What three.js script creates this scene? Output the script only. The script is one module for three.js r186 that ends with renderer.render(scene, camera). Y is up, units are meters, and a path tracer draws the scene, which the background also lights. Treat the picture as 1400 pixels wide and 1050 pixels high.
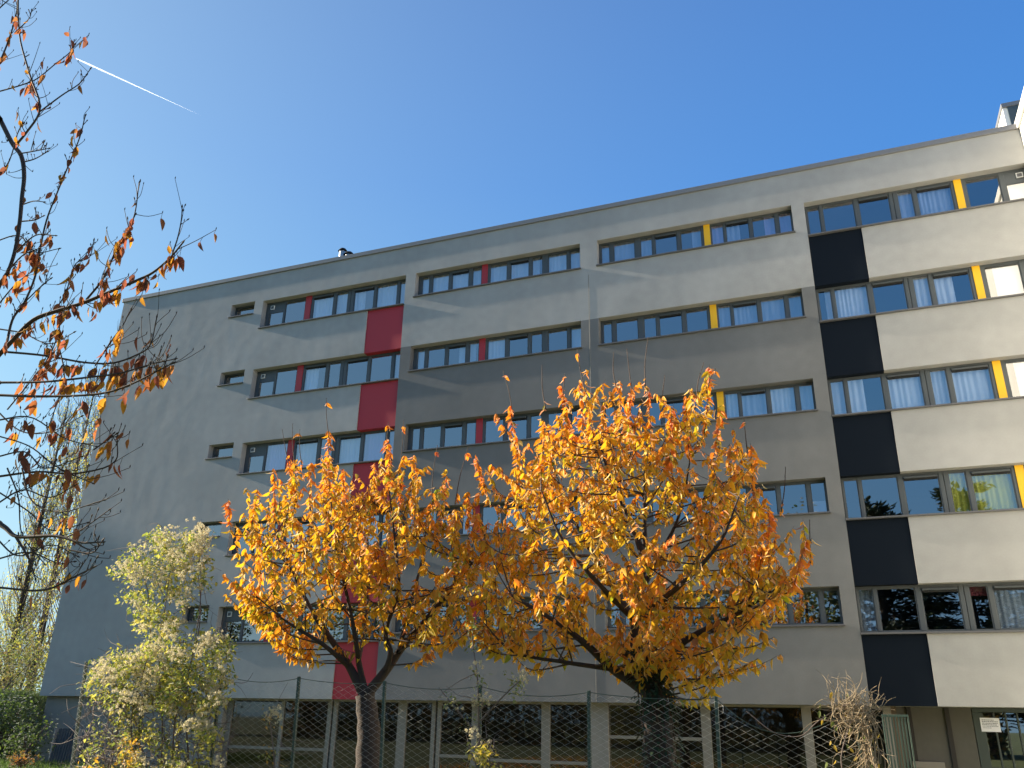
import * as THREE from 'three';
import { mergeGeometries } from 'three/addons/utils/BufferGeometryUtils.js';
import { ImprovedNoise } from 'three/addons/math/ImprovedNoise.js';
import { RoundedBoxGeometry } from 'three/addons/geometries/RoundedBoxGeometry.js';

// ---------------------------------------------------------------- camera
// world: facade in the plane z = 0, x to the right along it, y up, metres; the camera stands 22.5 m in front of it
const scene = new THREE.Scene();
const camera = new THREE.PerspectiveCamera(49.515, 4 / 3, 0.1, 40000);
const EYE = new THREE.Vector3(0, 1.6, 22.5), FOC = 1138.42;
const RIGHT = new THREE.Vector3(0.93377111, 0.01836635, -0.35739921).normalize();
const FWD = new THREE.Vector3(-0.33800539, 0.37336945, -0.86391412).normalize();
const UPV = new THREE.Vector3().crossVectors(RIGHT, FWD).normalize();
camera.position.copy(EYE);
camera.quaternion.setFromRotationMatrix(new THREE.Matrix4().makeBasis(RIGHT, UPV, FWD.clone().negate()));

// ---------------------------------------------------------------- sky, sun, exposure
const EXPOSURE = 2.85;
const SUN = new THREE.Vector3(-1, 0.36, 0.031).normalize();
const sun = new THREE.DirectionalLight(new THREE.Color(1, 0.88, 0.70), 5);
sun.position.copy(SUN).multiplyScalar(120);
sun.castShadow = true;
Object.assign(sun.shadow.camera, { left: -60, right: 60, top: 60, bottom: -60, near: 1, far: 300 });
sun.shadow.mapSize.set(4096, 4096);
scene.add(sun, sun.target);
{
  const W = 1024, H = 512, data = new Float32Array(W * H * 4), d = new THREE.Vector3();
  const SK = 1 / EXPOSURE, stops = [[0, .25, .47, .74], [10, .165, .42, .79], [20, .09, .350, .79], [35, .034, .228, .70], [50, .020, .158, .56], [90, .014, .10, .39]].map(v => [v[0], v[1] * SK, v[2] * SK, v[3] * SK]);
  for (let j = 0; j < H; j++) for (let i = 0; i < W; i++) {
    const el = ((j + .5) / H - .5) * Math.PI, az = ((i + .5) / W - .5) * 2 * Math.PI;
    d.set(Math.cos(el) * Math.cos(az), Math.sin(el), Math.cos(el) * Math.sin(az));
    const e = Math.max(0, el * 180 / Math.PI), ang = Math.acos(Math.min(1, Math.max(-1, d.dot(SUN)))) * 180 / Math.PI;
    let k = 0; while (k < stops.length - 2 && e > stops[k + 1][0]) k++;
    const a = stops[k], b = stops[k + 1], t = Math.min(1, (e - a[0]) / (b[0] - a[0]));
    const m = .88 * SK * Math.exp(-ang / 32) * (1 + 1.7 * Math.exp(-e / 8)), o = (j * W + i) * 4;
    data[o] = a[1] + (b[1] - a[1]) * t + m * .92; data[o + 1] = a[2] + (b[2] - a[2]) * t + m * 1.05; data[o + 2] = a[3] + (b[3] - a[3]) * t + m * .58; data[o + 3] = 1;
  }
  const sky = new THREE.DataTexture(data, W, H, THREE.RGBAFormat, THREE.FloatType);
  sky.mapping = THREE.EquirectangularReflectionMapping; sky.magFilter = sky.minFilter = THREE.LinearFilter; sky.wrapS = THREE.RepeatWrapping; sky.needsUpdate = true;
  scene.background = sky; scene.environment = sky;
}
const renderer = new THREE.WebGLRenderer({ antialias: true });
renderer.toneMapping = THREE.LinearToneMapping;
renderer.toneMappingExposure = EXPOSURE;
renderer.shadowMap.enabled = true;

// ---------------------------------------------------------------- helpers
const V = (x, y, z) => new THREE.Vector3(x, y, z);
function rng(seed) { let a = seed >>> 0; return () => { a = (a + 0x6d2b79f5) | 0; let t = Math.imul(a ^ (a >>> 15), 1 | a); t = (t + Math.imul(t ^ (t >>> 7), 61 | t)) ^ t; return ((t ^ (t >>> 14)) >>> 0) / 4294967296; }; }
// a pixel of the 1400 x 1050 photograph on the plane d metres in front of the camera (measured square to the facade)
function at(px, py, d) {
  const r = RIGHT.clone().multiplyScalar(px - 700).addScaledVector(UPV, 525 - py).addScaledVector(FWD, FOC);
  return r.multiplyScalar(d / -r.z).add(EYE);
}
const taken = new Map();
function numbered(n) { const k = taken.get(n) ?? 0; taken.set(n, k + 1); return k ? `${n}_${String(k).padStart(3, '0')}` : n; }
function mesh(name, geo, mat, parent = scene) {
  const m = new THREE.Mesh(geo, mat); m.name = parent === scene ? numbered(name) : name; m.castShadow = m.receiveShadow = true; parent.add(m); return m;
}
function tag(o, label, category, group, kind) { if (label) o.userData.label = label; if (category) o.userData.category = category; if (group) o.userData.group = group; if (kind) o.userData.kind = kind; return o; }
function thing(name, label, category, pos = [0, 0, 0], group) {
  const g = new THREE.Group(); g.name = numbered(name); g.position.set(...pos); scene.add(g); return tag(g, label, category, group);
}
function grp(name, parent) { const g = new THREE.Group(); g.name = name; parent.add(g); return g; }
function box(x0, x1, y0, y1, z0, z1) { const g = new THREE.BoxGeometry(x1 - x0, y1 - y0, z1 - z0); g.translate((x0 + x1) / 2, (y0 + y1) / 2, (z0 + z1) / 2); return g; }
function rbox(x0, x1, y0, y1, z0, z1, r = .006) { const g = new RoundedBoxGeometry(x1 - x0, y1 - y0, z1 - z0, 1, r); g.translate((x0 + x1) / 2, (y0 + y1) / 2, (z0 + z1) / 2); return g; }
const lin = (r, g, b) => new THREE.Color().setRGB(r, g, b);
const std = (c, rough = .8, o = {}) => new THREE.MeshStandardMaterial({ color: c, roughness: rough, ...o });
const phys = (c, rough, o = {}) => new THREE.MeshPhysicalMaterial({ color: c, roughness: rough, ...o });
const noise = new ImprovedNoise();
function tileNoise(x, y, P, f, z) { // repeats every P
  const u = x / P, v = y / P, n = (a, b) => noise.noise((x - a * P) * f, (y - b * P) * f, z);
  return (1 - u) * (1 - v) * n(0, 0) + u * (1 - v) * n(1, 0) + (1 - u) * v * n(0, 1) + u * v * n(1, 1);
}
function dataTex(N, fn, srgb, repeat) {
  const a = new Uint8Array(N * N * 4);
  for (let j = 0; j < N; j++) for (let i = 0; i < N; i++) { const c = fn(i, j), o = (j * N + i) * 4; for (let k = 0; k < 3; k++) a[o + k] = Math.max(0, Math.min(255, c[k] ?? c)); a[o + 3] = 255; }
  const t = new THREE.DataTexture(a, N, N, THREE.RGBAFormat); t.wrapS = t.wrapT = THREE.RepeatWrapping; t.magFilter = THREE.LinearFilter; t.minFilter = THREE.LinearMipmapLinearFilter; t.generateMipmaps = true;
  if (srgb) t.colorSpace = THREE.SRGBColorSpace; if (repeat) t.repeat.set(repeat, repeat); t.needsUpdate = true; return t;
}
// tube along points with a radius at each
function tube(pts, radii, sides = 5) {
  const pos = [], nor = [], uv = [], idx = [], t = V(), u = V(), w = V(); let prev = null, len = 0;
  pts.forEach((p, i) => {
    t.copy(pts[Math.min(i + 1, pts.length - 1)]).sub(pts[Math.max(i - 1, 0)]).normalize();
    if (!prev) { u.set(Math.abs(t.y) > .9 ? 1 : 0, Math.abs(t.y) > .9 ? 0 : 1, 0).cross(t).normalize(); } else { u.copy(prev).addScaledVector(t, -prev.dot(t)).normalize(); }
    prev = u.clone(); w.crossVectors(t, u); if (i) len += p.distanceTo(pts[i - 1]);
    for (let k = 0; k <= sides; k++) {
      const a = k / sides * Math.PI * 2, c = Math.cos(a), s = Math.sin(a), nx = u.x * c + w.x * s, ny = u.y * c + w.y * s, nz = u.z * c + w.z * s, r = radii[i] ?? radii;
      pos.push(p.x + nx * r, p.y + ny * r, p.z + nz * r); nor.push(nx, ny, nz); uv.push(k / sides, len);
    }
  });
  const n = sides + 1;
  for (let i = 0; i < pts.length - 1; i++) for (let k = 0; k < sides; k++) { const a = i * n + k; idx.push(a, a + 1, a + n, a + 1, a + n + 1, a + n); }
  const g = new THREE.BufferGeometry(); g.setAttribute('position', new THREE.Float32BufferAttribute(pos, 3)); g.setAttribute('normal', new THREE.Float32BufferAttribute(nor, 3)); g.setAttribute('uv', new THREE.Float32BufferAttribute(uv, 2)); g.setIndex(idx); return g;
}
function curve(pts, n) { return new THREE.CatmullRomCurve3(pts).getPoints(n); }
function taper(n, a, b, pw = 1) { return Array.from({ length: n + 1 }, (_, i) => a + (b - a) * Math.pow(i / n, pw)); }

// leaves: a folded, drooping blade of 8 triangles; y along the midrib
const LEAF = (() => {
  const rows = [[.17, .17], [.42, .235], [.74, .135]], P = [[0, 0, 0]], z = t => -.24 * t * t;
  for (const [t, w] of rows) P.push([-w, t, z(t) + w * .38], [0, t, z(t)], [w, t, z(t) + w * .38]);
  P.push([0, 1, z(1)]);
  const I = [0, 2, 1, 0, 3, 2]; for (const o of [1, 4]) I.push(o, o + 1, o + 4, o, o + 4, o + 3, o + 1, o + 2, o + 5, o + 1, o + 5, o + 4); I.push(7, 8, 10, 8, 9, 10);
  const g = new THREE.BufferGeometry(); g.setAttribute('position', new THREE.Float32BufferAttribute(P.flat(), 3)); g.setIndex(I); g.computeVertexNormals();
  g.setAttribute('uv', new THREE.Float32BufferAttribute(P.flatMap(p => [p[0] + .5, p[1]]), 2)); return g;
})(), LV = 11;
const LP = LEAF.attributes.position.array, LN = LEAF.attributes.normal.array, LI = LEAF.index.array;
class Leaves {
  constructor() { this.p = []; this.n = []; this.c = []; this.i = []; this.k = 0; this.v = V(); this.m = new THREE.Matrix3(); }
  add(M, col) {
    this.m.getNormalMatrix(M); const b = this.k * LV;
    for (let j = 0; j < LV; j++) {
      this.v.fromArray(LP, j * 3).applyMatrix4(M); this.p.push(this.v.x, this.v.y, this.v.z);
      this.v.fromArray(LN, j * 3).applyMatrix3(this.m).normalize(); this.n.push(this.v.x, this.v.y, this.v.z); this.c.push(col.r, col.g, col.b);
    }
    for (const q of LI) this.i.push(b + q); this.k++;
  }
  geometry() {
    const g = new THREE.BufferGeometry(); g.setAttribute('position', new THREE.Float32BufferAttribute(this.p, 3)); g.setAttribute('normal', new THREE.Float32BufferAttribute(this.n, 3)); g.setAttribute('color', new THREE.Float32BufferAttribute(this.c, 3)); g.setIndex(this.i); return g;
  }
}
// matrix of a leaf at p whose midrib points along dir, rolled by roll, of length L and relative width w
function leafM(p, dir, roll, L, w = 1) {
  const y = dir.clone().normalize(), x = V(Math.cos(roll), 0, Math.sin(roll)); x.addScaledVector(y, -x.dot(y)).normalize(); const z = V().crossVectors(x, y);
  return new THREE.Matrix4().makeBasis(x.multiplyScalar(L * w), y.multiplyScalar(L), z.multiplyScalar(L)).setPosition(p);
}
const leafMat = (o = {}) => phys(0xffffff, 1, { vertexColors: true, transmission: .48, clearcoat: .12, clearcoatRoughness: .4, side: THREE.DoubleSide, ...o });
function inPoly(poly, x, y) { let r = false; for (let i = 0, j = poly.length - 1; i < poly.length; j = i++) { const [a, b] = poly[i], [c, d] = poly[j]; if ((b > y) !== (d > y) && x < (c - a) * (y - b) / (d - b) + a) r = !r; } return r; }
function polyDist(poly, x, y) { let m = 1e9; for (let i = 0, j = poly.length - 1; i < poly.length; j = i++) { const [a, b] = poly[i], [c, d] = poly[j], t = Math.max(0, Math.min(1, ((x - a) * (c - a) + (y - b) * (d - b)) / ((c - a) ** 2 + (d - b) ** 2))); m = Math.min(m, Math.hypot(x - a - t * (c - a), y - b - t * (d - b))); } return m; }

// ---------------------------------------------------------------- materials
// plaster: trowelled unevenness (bump) that the grazing sun picks out, faint stains in the paint
const plasterBump = dataTex(512, (i, j) => { const n = 128 + 62 * tileNoise(i, j, 512, 1 / 90, 1.3) + 34 * tileNoise(i, j, 512, 1 / 34, 7.1) + 6 * tileNoise(i, j, 512, 1 / 7, 3.7) + 3 * tileNoise(i, j, 512, 1 / 2.2, 5.7); return n; }, false, 1 / 7.3);
const plasterStain = dataTex(1024, (i, j) => { const n = 232 + 16 * tileNoise(i, j, 1024, 1 / 130, 2.2) + 17 * tileNoise(i * 3 % 1024, j, 1024, 1 / 120, 8.2) * (tileNoise(i, j, 1024, 1 / 260, 4.4) + .5) + 9 * tileNoise(i, j, 1024, 1 / 18, 9.2) + 6 * tileNoise(i, j, 1024, 1 / 3, 1.9); return [n, n, n - 1]; }, true, 1 / 13.7);
const plaster = (r, g, b) => std(lin(r, g, b), .92, { map: plasterStain, bumpMap: plasterBump, bumpScale: .019 });
const M = {
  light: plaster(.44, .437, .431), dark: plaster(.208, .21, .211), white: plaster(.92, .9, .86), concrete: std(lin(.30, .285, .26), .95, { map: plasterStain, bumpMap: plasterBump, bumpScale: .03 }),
  red: std(lin(.42, .026, .04), .6, { bumpMap: plasterBump, bumpScale: .004 }), black: phys(lin(.004, .008, .015), .85, { specularIntensity: .3, bumpMap: plasterBump, bumpScale: .004 }), yellow: std(lin(.9, .50, .008), .5), redBar: std(lin(.42, .026, .036), .5),
  frame: phys(lin(.072, .083, .09), .5), coping: phys(lin(.20, .20, .205), .5, { metalness: .25 }), sill: phys(lin(.10, .10, .105), .5), dark_slot: std(lin(.01, .01, .01), .8),
  glass: phys(lin(.74, .84, .97), .01, { transmission: 1, thickness: 0, ior: 3.5 }),
  greyRender: std(lin(.12, .115, .10), .95, { map: plasterStain, bumpMap: plasterBump, bumpScale: .02 }),
  groundGlass: phys(lin(.55, .52, .46), .02, { transmission: 1, thickness: 0, ior: 1.7 }),
  room: std(lin(.07, .065, .06), .9), slab: std(lin(.07, .065, .06), .9), whiteFrame: std(lin(.21, .195, .165), .6, { bumpMap: plasterBump, bumpScale: .01 }),
  ventWhite: std(lin(.7, .7, .68), .5), zinc: phys(lin(.4, .41, .43), .45, { metalness: .6 }), slate: std(lin(.06, .085, .10), .6, { bumpMap: plasterBump, bumpScale: .02 }), roofing: std(lin(.12, .12, .12), .95),
  bark: std(lin(.05, .037, .03), .95, { bumpMap: dataTex(128, (i, j) => 128 + 90 * tileNoise(i, j, 128, 1 / 9, 2.5) + 40 * tileNoise(i, j, 128, 1 / 3, 6.5)), bumpScale: .02 }),
  twig: std(lin(.075, .05, .036), .85), twigGrey: std(lin(.16, .12, .10), .85), postGreen: std(lin(.05, .085, .065), .55), wire: phys(lin(.5, .5, .48), .45, { metalness: .35 }),
  poplarTwig: std(lin(.26, .21, .16), .85),
  grass: std(lin(.045, .065, .018), .95), soil: std(lin(.10, .075, .045), .95),
};

// ---------------------------------------------------------------- ground
const gh = (x, z) => { const s = Math.max(0, Math.min(1, (20 - z) / 6)); return -.03 * Math.max(0, Math.min(20, x + 13)) * s; };
{
  const g = new THREE.PlaneGeometry(900, 900, 300, 300); g.rotateX(-Math.PI / 2); const p = g.attributes.position;
  for (let i = 0; i < p.count; i++) p.setY(i, gh(p.getX(i), p.getZ(i)) - .02);
  g.computeVertexNormals();
  const map = dataTex(512, (i, j) => { const a = tileNoise(i, j, 512, 1 / 60, 3.1), b = tileNoise(i, j, 512, 1 / 7, 5.3), c = tileNoise(i, j, 512, 1 / 2.3, 9.9); const k = 1 + .35 * a + .3 * b + .25 * c; return [82 * k + 18 * a, 92 * k, 44 * k]; }, true); map.repeat.set(90, 90);
  tag(mesh('ground', g, std(0xffffff, .97, { map })), null, null, null, 'structure');
}

// ---------------------------------------------------------------- the apartment building
const PITCH = 2.785, ROWS = 5, X0 = -25.85, XA = -12.86, XD = .36, XW = 6.17, YB = 2.05, YT = 17.06, TH = .3;
const head = k => 15.95 - PITCH * k, sillTall = k => head(k) - 1.13, sillShort = k => head(k) - .92, XRED = -14.30, XBLK = 1.80;
const building = thing('apartment_building', 'long five-storey grey apartment block with ribbon windows and red and black panels', 'building', [0, 0, 0]);
const P2 = (x, y) => new THREE.Vector2(x, y);
function wallFrom(outline, holes, mat, name = 'wall') {
  const s = new THREE.Shape(outline.map(a => P2(...a)));
  for (const [x0, x1, y0, y1] of holes) s.holes.push(new THREE.Path([P2(x0, y0), P2(x0, y1), P2(x1, y1), P2(x1, y0)]));
  const g = new THREE.ExtrudeGeometry(s, { depth: TH, bevelEnabled: false }); g.translate(0, 0, -TH);
  return mesh(name, g, mat, building);
}
{ // left block, a comb round its windows and red panels
  const o = [[X0, YB]];
  for (let k = ROWS - 1; k >= 0; k--) { o.push([XRED, k === ROWS - 1 ? YB : head(k + 1)], [XRED, sillTall(k)], [-18.86, sillTall(k)], [-18.86, head(k)]); }
  o.push([XA, head(0)], [XA, YT], [X0, YT]);
  wallFrom(o, Array.from({ length: ROWS }, (_, k) => [-20.31, -19.24, head(k) - .46, head(k) + .06]), M.light);
  // middle blocks: light above the head of the second row, dark below
  const WB = [-12.48, -6.54], WC = [-5.97, 0];
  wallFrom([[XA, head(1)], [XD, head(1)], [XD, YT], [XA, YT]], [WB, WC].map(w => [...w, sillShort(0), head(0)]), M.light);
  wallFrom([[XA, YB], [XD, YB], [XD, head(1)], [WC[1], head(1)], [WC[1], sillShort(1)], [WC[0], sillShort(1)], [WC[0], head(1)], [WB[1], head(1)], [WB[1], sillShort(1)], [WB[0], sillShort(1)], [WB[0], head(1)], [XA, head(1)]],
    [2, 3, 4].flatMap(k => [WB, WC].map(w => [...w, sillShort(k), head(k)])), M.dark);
  // right block: top band and spandrels
  wallFrom([[XD, head(0)], [XW, head(0)], [XW, YT], [XD, YT]], [], M.light);
  for (let k = 0; k < ROWS; k++) wallFrom([[XBLK, k < ROWS - 1 ? head(k + 1) : YB], [XW, k < ROWS - 1 ? head(k + 1) : YB], [XW, sillTall(k)], [XBLK, sillTall(k)]], [], M.light, 'spandrel');
  for (let k = 0; k < ROWS; k++) {
    const b = k < ROWS - 1 ? head(k + 1) : YB;
    tag(mesh('facade_panel', box(XRED + .004, XA - .004, b, sillTall(k) - .035, -TH, -.035), M.red, building), 'dark red panel between two window rows');
    tag(mesh('facade_panel', box(XD + .004, XBLK - .004, b, sillTall(k) - .035, -TH, -.035), M.black, building), 'near black panel between two window rows');
  }
  // expansion joint cover, coping, roof, gable, rear, slabs, inner walls
  mesh('joint_cover', rbox(-6.277, -6.255, YB, 14.75, .001, .008, .003), M.concrete, building);
  mesh('roof_coping', rbox(X0 - .07, XW, YT, YT + .16, -TH - .06, .056, .008), M.coping, building);
  mesh('roof_coping', rbox(X0 - .07, X0 + TH, YT, YT + .16, -12, -TH - .06, .008), M.coping, building);
  mesh('gable_wall', box(X0, X0 + TH, YB, YT, -12, -TH), M.light, building);
  mesh('rear_wall', box(X0 + TH, XW + 11.8, 0, YT, -12, -11.7), M.light, building);
  mesh('roof_slab', box(X0 + TH, XW + 11.8, YT - .75, YT - .45, -11.7, -TH), M.roofing, building);
  for (let k = 0; k < ROWS; k++) mesh('floor_slab', box(X0 + TH, XW + 11.8, head(k) - PITCH + .32, head(k) - PITCH + .55, -11.7, -TH - .002), M.slab, building);
  mesh('corridor_wall', box(X0 + TH, XW + 11.8, 0, YT - .75, -4.6, -4.45), M.room, building);
  for (const x of [-18.97, -16.99, -12.7, -9.95, -6.26, -2.53, .18, 4.45]) mesh('party_wall', box(x - .06, x + .06, 2.6, YT - .75, -4.44, -TH - .08), M.room, building);
  // ridges of the gable: rooftop box behind the parapet
  const c1 = at(1369.4, 142.3, 24.4);
  const rp = grp('rooftop_plant_room', building);
  mesh('wall', box(c1.x, c1.x + 5, YT - .45, c1.y - .14, -7, -1.93), M.white, rp); mesh('front_cladding', box(c1.x + .12, c1.x + 5, YT - .45, c1.y - .14, -1.928, -1.9), M.slate, rp); mesh('coping', rbox(c1.x - .03, c1.x + 5, c1.y - .14, c1.y, -7, -1.87), M.coping, rp);
  // two roof vents
  for (const [px, r, top] of [[469, .13, 341], [477.5, .15, 346]]) {
    const b = at(px, top, 24.0), v = grp('roof_vent', building), y0 = YT - .45, y1 = b.y;
    const cyl = new THREE.CylinderGeometry(r, r, y1 - y0 - .12, 14); cyl.translate(b.x, (y0 + y1 - .12) / 2, b.z); mesh('pipe', cyl, M.zinc, v);
    const cap = new THREE.CylinderGeometry(r * .9, r * 1.45, .1, 14); cap.translate(b.x, y1 - .04, b.z); mesh('cowl', cap, M.dark_slot, v);
  }
}
// ribbon windows. pane: [x0, x1, flags]  v = vent hood, q = solid panel over a low pane; bars: coloured fills
const STRIPS = {
  A: { x: [-18.86, XA], sill: sillTall, panes: [[-18.70, -18.10, 'q'], [-17.98, -17.16, ''], [-16.77, -15.95, 'v'], [-15.78, -15.35, ''], [-15.04, -14.27, 'v'], [-14.11, -13.34, ''], [-13.18, -12.92, '']], bar: [-17.11, -16.87, 'redBar'],
    rows: ['..wwhww', '..h...w', '.pw.wpp', '..w..w.', '.......'] },
  B: { x: [-12.48, -6.54], sill: sillShort, panes: [[-12.32, -12.08, ''], [-11.92, -11.33, ''], [-11.17, -10.58, 'v'], [-10.41, -10.11, ''], [-9.76, -9.18, ''], [-9.01, -8.40, 'v'], [-8.25, -7.92, ''], [-7.68, -7.08, ''], [-6.93, -6.62, '']], bar: [-10.07, -9.86, 'redBar'],
    rows: ['wwwwwwhww', 'w.Hhw...w', '.........', '...w.....', '.........'] },
  C: { x: [-5.97, 0], sill: sillShort, panes: [[-5.88, -5.64, ''], [-5.47, -4.82, ''], [-4.60, -4.26, ''], [-4.13, -3.48, 'v'], [-3.32, -2.72, ''], [-2.38, -2.05, ''], [-1.94, -1.29, 'v'], [-1.15, -.53, ''], [-.38, -.06, '']], bar: [-2.62, -2.43, 'yellow'],
    rows: ['sss.HphPp', '.....ssss', '.....wsww', '........B', '.........'] },
  D: { x: [XD + .01, XW], sill: sillTall, panes: [[.44, .74, ''], [.87, 1.69, ''], [1.86, 2.64, 'v'], [2.90, 3.25, ''], [3.40, 4.25, 'v'], [4.66, 5.44, ''], [5.62, 6.13, 'q']], bar: [4.35, 4.54, 'yellow'],
    rows: ['...ss.B', 'Hw.whB.', 'whwwwB.', '...yy..', 'g..rgg.'] },
};
const cloth = (r, g, b) => phys(lin(r, g, b), 1, { transmission: .35, side: THREE.DoubleSide });
const CURTAIN = { w: cloth(.93, .93, .93), s: cloth(.5, .56, .68), p: cloth(.62, .48, .78), y: cloth(.88, .78, .10), g: std(lin(.34, .35, .34), .9), B: std(lin(.72, .70, .68), .8), r: std(lin(.22, .03, .03), .8) };
function curtainGeo(x0, x1, y0, y1, z, rnd) {
  const n = Math.max(6, Math.round((x1 - x0) / .022)), ph = rnd() * 9, f = 34 + rnd() * 22, g = new THREE.PlaneGeometry(x1 - x0, y1 - y0, n, 3), p = g.attributes.position;
  for (let i = 0; i < p.count; i++) { const x = p.getX(i), y = p.getY(i); p.setZ(i, .013 * Math.sin(x * f + ph + .8 * Math.sin(x * 9 + ph)) + .009 * Math.sin(x * f * .47 + ph * 2 + y)); }
  g.translate((x0 + x1) / 2, (y0 + y1) / 2, z); g.computeVertexNormals(); return g;
}
{
  const rnd = rng(11), ZF = -.245;
  for (const key of 'ABCD') {
    const S = STRIPS[key];
    for (let k = 0; k < ROWS; k++) {
      const w = grp('ribbon_window', building), y0 = S.sill(k), y1 = head(k), [xa, xb] = S.x, yb = y0 + .055, yt = y1 - .055;
      mesh('sill', rbox(xa - (key === 'D' ? 0 : .035), xb + (key === 'D' ? 0 : key === 'A' ? -.003 : .035), y0 - .035, y0 + .006, ZF - .02, .066, .005), M.sill, w);
      mesh('bottom_rail', box(xa, xb, y0 + .007, yb, ZF - .07, ZF), M.frame, w);
      mesh('top_rail', box(xa, xb, yt, y1 - .002, ZF - .07, ZF), M.frame, w);
      // mullions fill between the panes; the coloured bar stands proud
      const ps = S.panes.map(([a, b, f]) => [a - .024, b + .024, f]), edges = [xa, ...ps.flatMap(p => [p[0], p[1]]), xb];
      for (let i = 0; i < edges.length; i += 2) {
        const a = edges[i], b = edges[i + 1]; if (b - a < .02) continue;
        const wide = b - a > .2;
        if (wide && a > xa && b < xb && !(S.bar[0] > a - .05 && S.bar[1] < b + .05)) { const m = (a + b) / 2; mesh('mullion', rbox(a, m - .006, yb, yt, ZF - .07, ZF + .004, .008), M.frame, w); mesh('mullion', rbox(m + .006, b, yb, yt, ZF - .07, ZF + .004, .008), M.frame, w); mesh('mullion_joint', box(m - .006, m + .006, yb, yt, ZF - .06, ZF - .02), M.dark_slot, w); }
        else mesh('mullion', rbox(a, b, yb, yt, ZF - .07, ZF + .004, .008), M.frame, w);
      }
      mesh('coloured_bar', rbox(S.bar[0], S.bar[1], y0 + .03, y1 - .004, ZF - .02, ZF + .03, .006), M[S.bar[2]], w);
      ps.forEach(([a, b, fl], i) => {
        let top = yt;
        if (fl.includes('q')) { top = y0 + .62 * (y1 - y0) ; mesh('solid_panel', box(a, b, top, yt, ZF - .05, ZF - .01), M.frame, w); const vx = key === 'D' ? 5.88 : a + .06; mesh('ventilation_grille', rbox(vx, vx + .17, yt - .24, yt - .08, ZF - .01, ZF + .025), M.ventWhite, w); mesh('grille_opening', box(vx + .025, vx + .145, yt - .215, yt - .105, ZF + .0252, ZF + .028), M.sill, w); }
        // sash rim and glass
        const r = .024, z = ZF - .03;
        mesh('sash', mergeGeometries([box(a, a + r, yb, top, z - .02, z + .012), box(b - r, b, yb, top, z - .02, z + .012), box(a + r, b - r, yb, yb + r, z - .02, z + .012), box(a + r, b - r, top - r, top, z - .02, z + .012)]), M.frame, w);
        const gp = new THREE.PlaneGeometry(b - a - 2 * r, top - yb - 2 * r); gp.rotateX((rnd() - .5) * .012); gp.rotateY((rnd() - .5) * .012); gp.translate((a + b) / 2, (yb + top) / 2, z); mesh('pane', gp, M.glass, w);
        if (fl.includes('v')) { mesh('vent_hood', rbox(a + .03, b - .03, yt - .085, yt - .035, ZF - .03, ZF + .05, .008), M.frame, w); mesh('vent_slot', box(a + .03, b - .03, yt - .125, yt - .0855, ZF - .03, ZF + .012), M.dark_slot, w); }
        const c = S.rows[k][i], half = 'hHP'.includes(c), kind = c === 'h' || c === 'H' ? (key === 'C' && k === 0 ? 's' : 'w') : c === 'P' ? 'p' : c;
        if (c !== '.') {
          const ca = c === 'H' || c === 'P' ? a + (b - a) * .52 : a - .02, cb = c === 'h' ? a + (b - a) * (.45 + rnd() * .15) : b + .02;
          if (c === 'B') mesh('blind', box(key === 'D' && i === 5 ? a + .22 : a, b + .02, key === 'C' ? yb : yb - .03, key === 'C' ? yb + .42 * (yt - yb) : yt, ZF - .17, ZF - .165), CURTAIN.B, w);
          else if (c === 'r') mesh('blind', box(a - .1, b + .1, yt - .22, yt, ZF - .17, ZF - .165), CURTAIN.r, w);
          else mesh('curtain', curtainGeo(ca, cb, y0 - .1, y1, ZF - .13 - rnd() * .03, rnd), CURTAIN[kind] ?? CURTAIN.w, w);
        }
      });
    }
  }
  for (let k = 0; k < ROWS; k++) { // small stair windows of the left block
    const w = grp('small_window', building), y0 = head(k) - .46, y1 = head(k) + .06, a = -20.31, b = -19.24;
    mesh('sill', rbox(a - .06, b + .003, y0 - .03, y0 + .006, ZF - .02, .066, .005), M.sill, w);
    mesh('frame', mergeGeometries([box(a, b, y0 + .007, y0 + .06, ZF - .06, ZF), box(a, b, y1 - .06, y1 - .002, ZF - .06, ZF), box(a, a + .055, y0 + .06, y1 - .06, ZF - .06, ZF), box(b - .055, b, y0 + .06, y1 - .06, ZF - .06, ZF)]), M.frame, w);
    const gp = new THREE.PlaneGeometry(b - a - .11, y1 - y0 - .12); gp.translate((a + b) / 2, (y0 + y1) / 2, ZF - .03); mesh('pane', gp, M.glass, w);
  }
}
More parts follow.
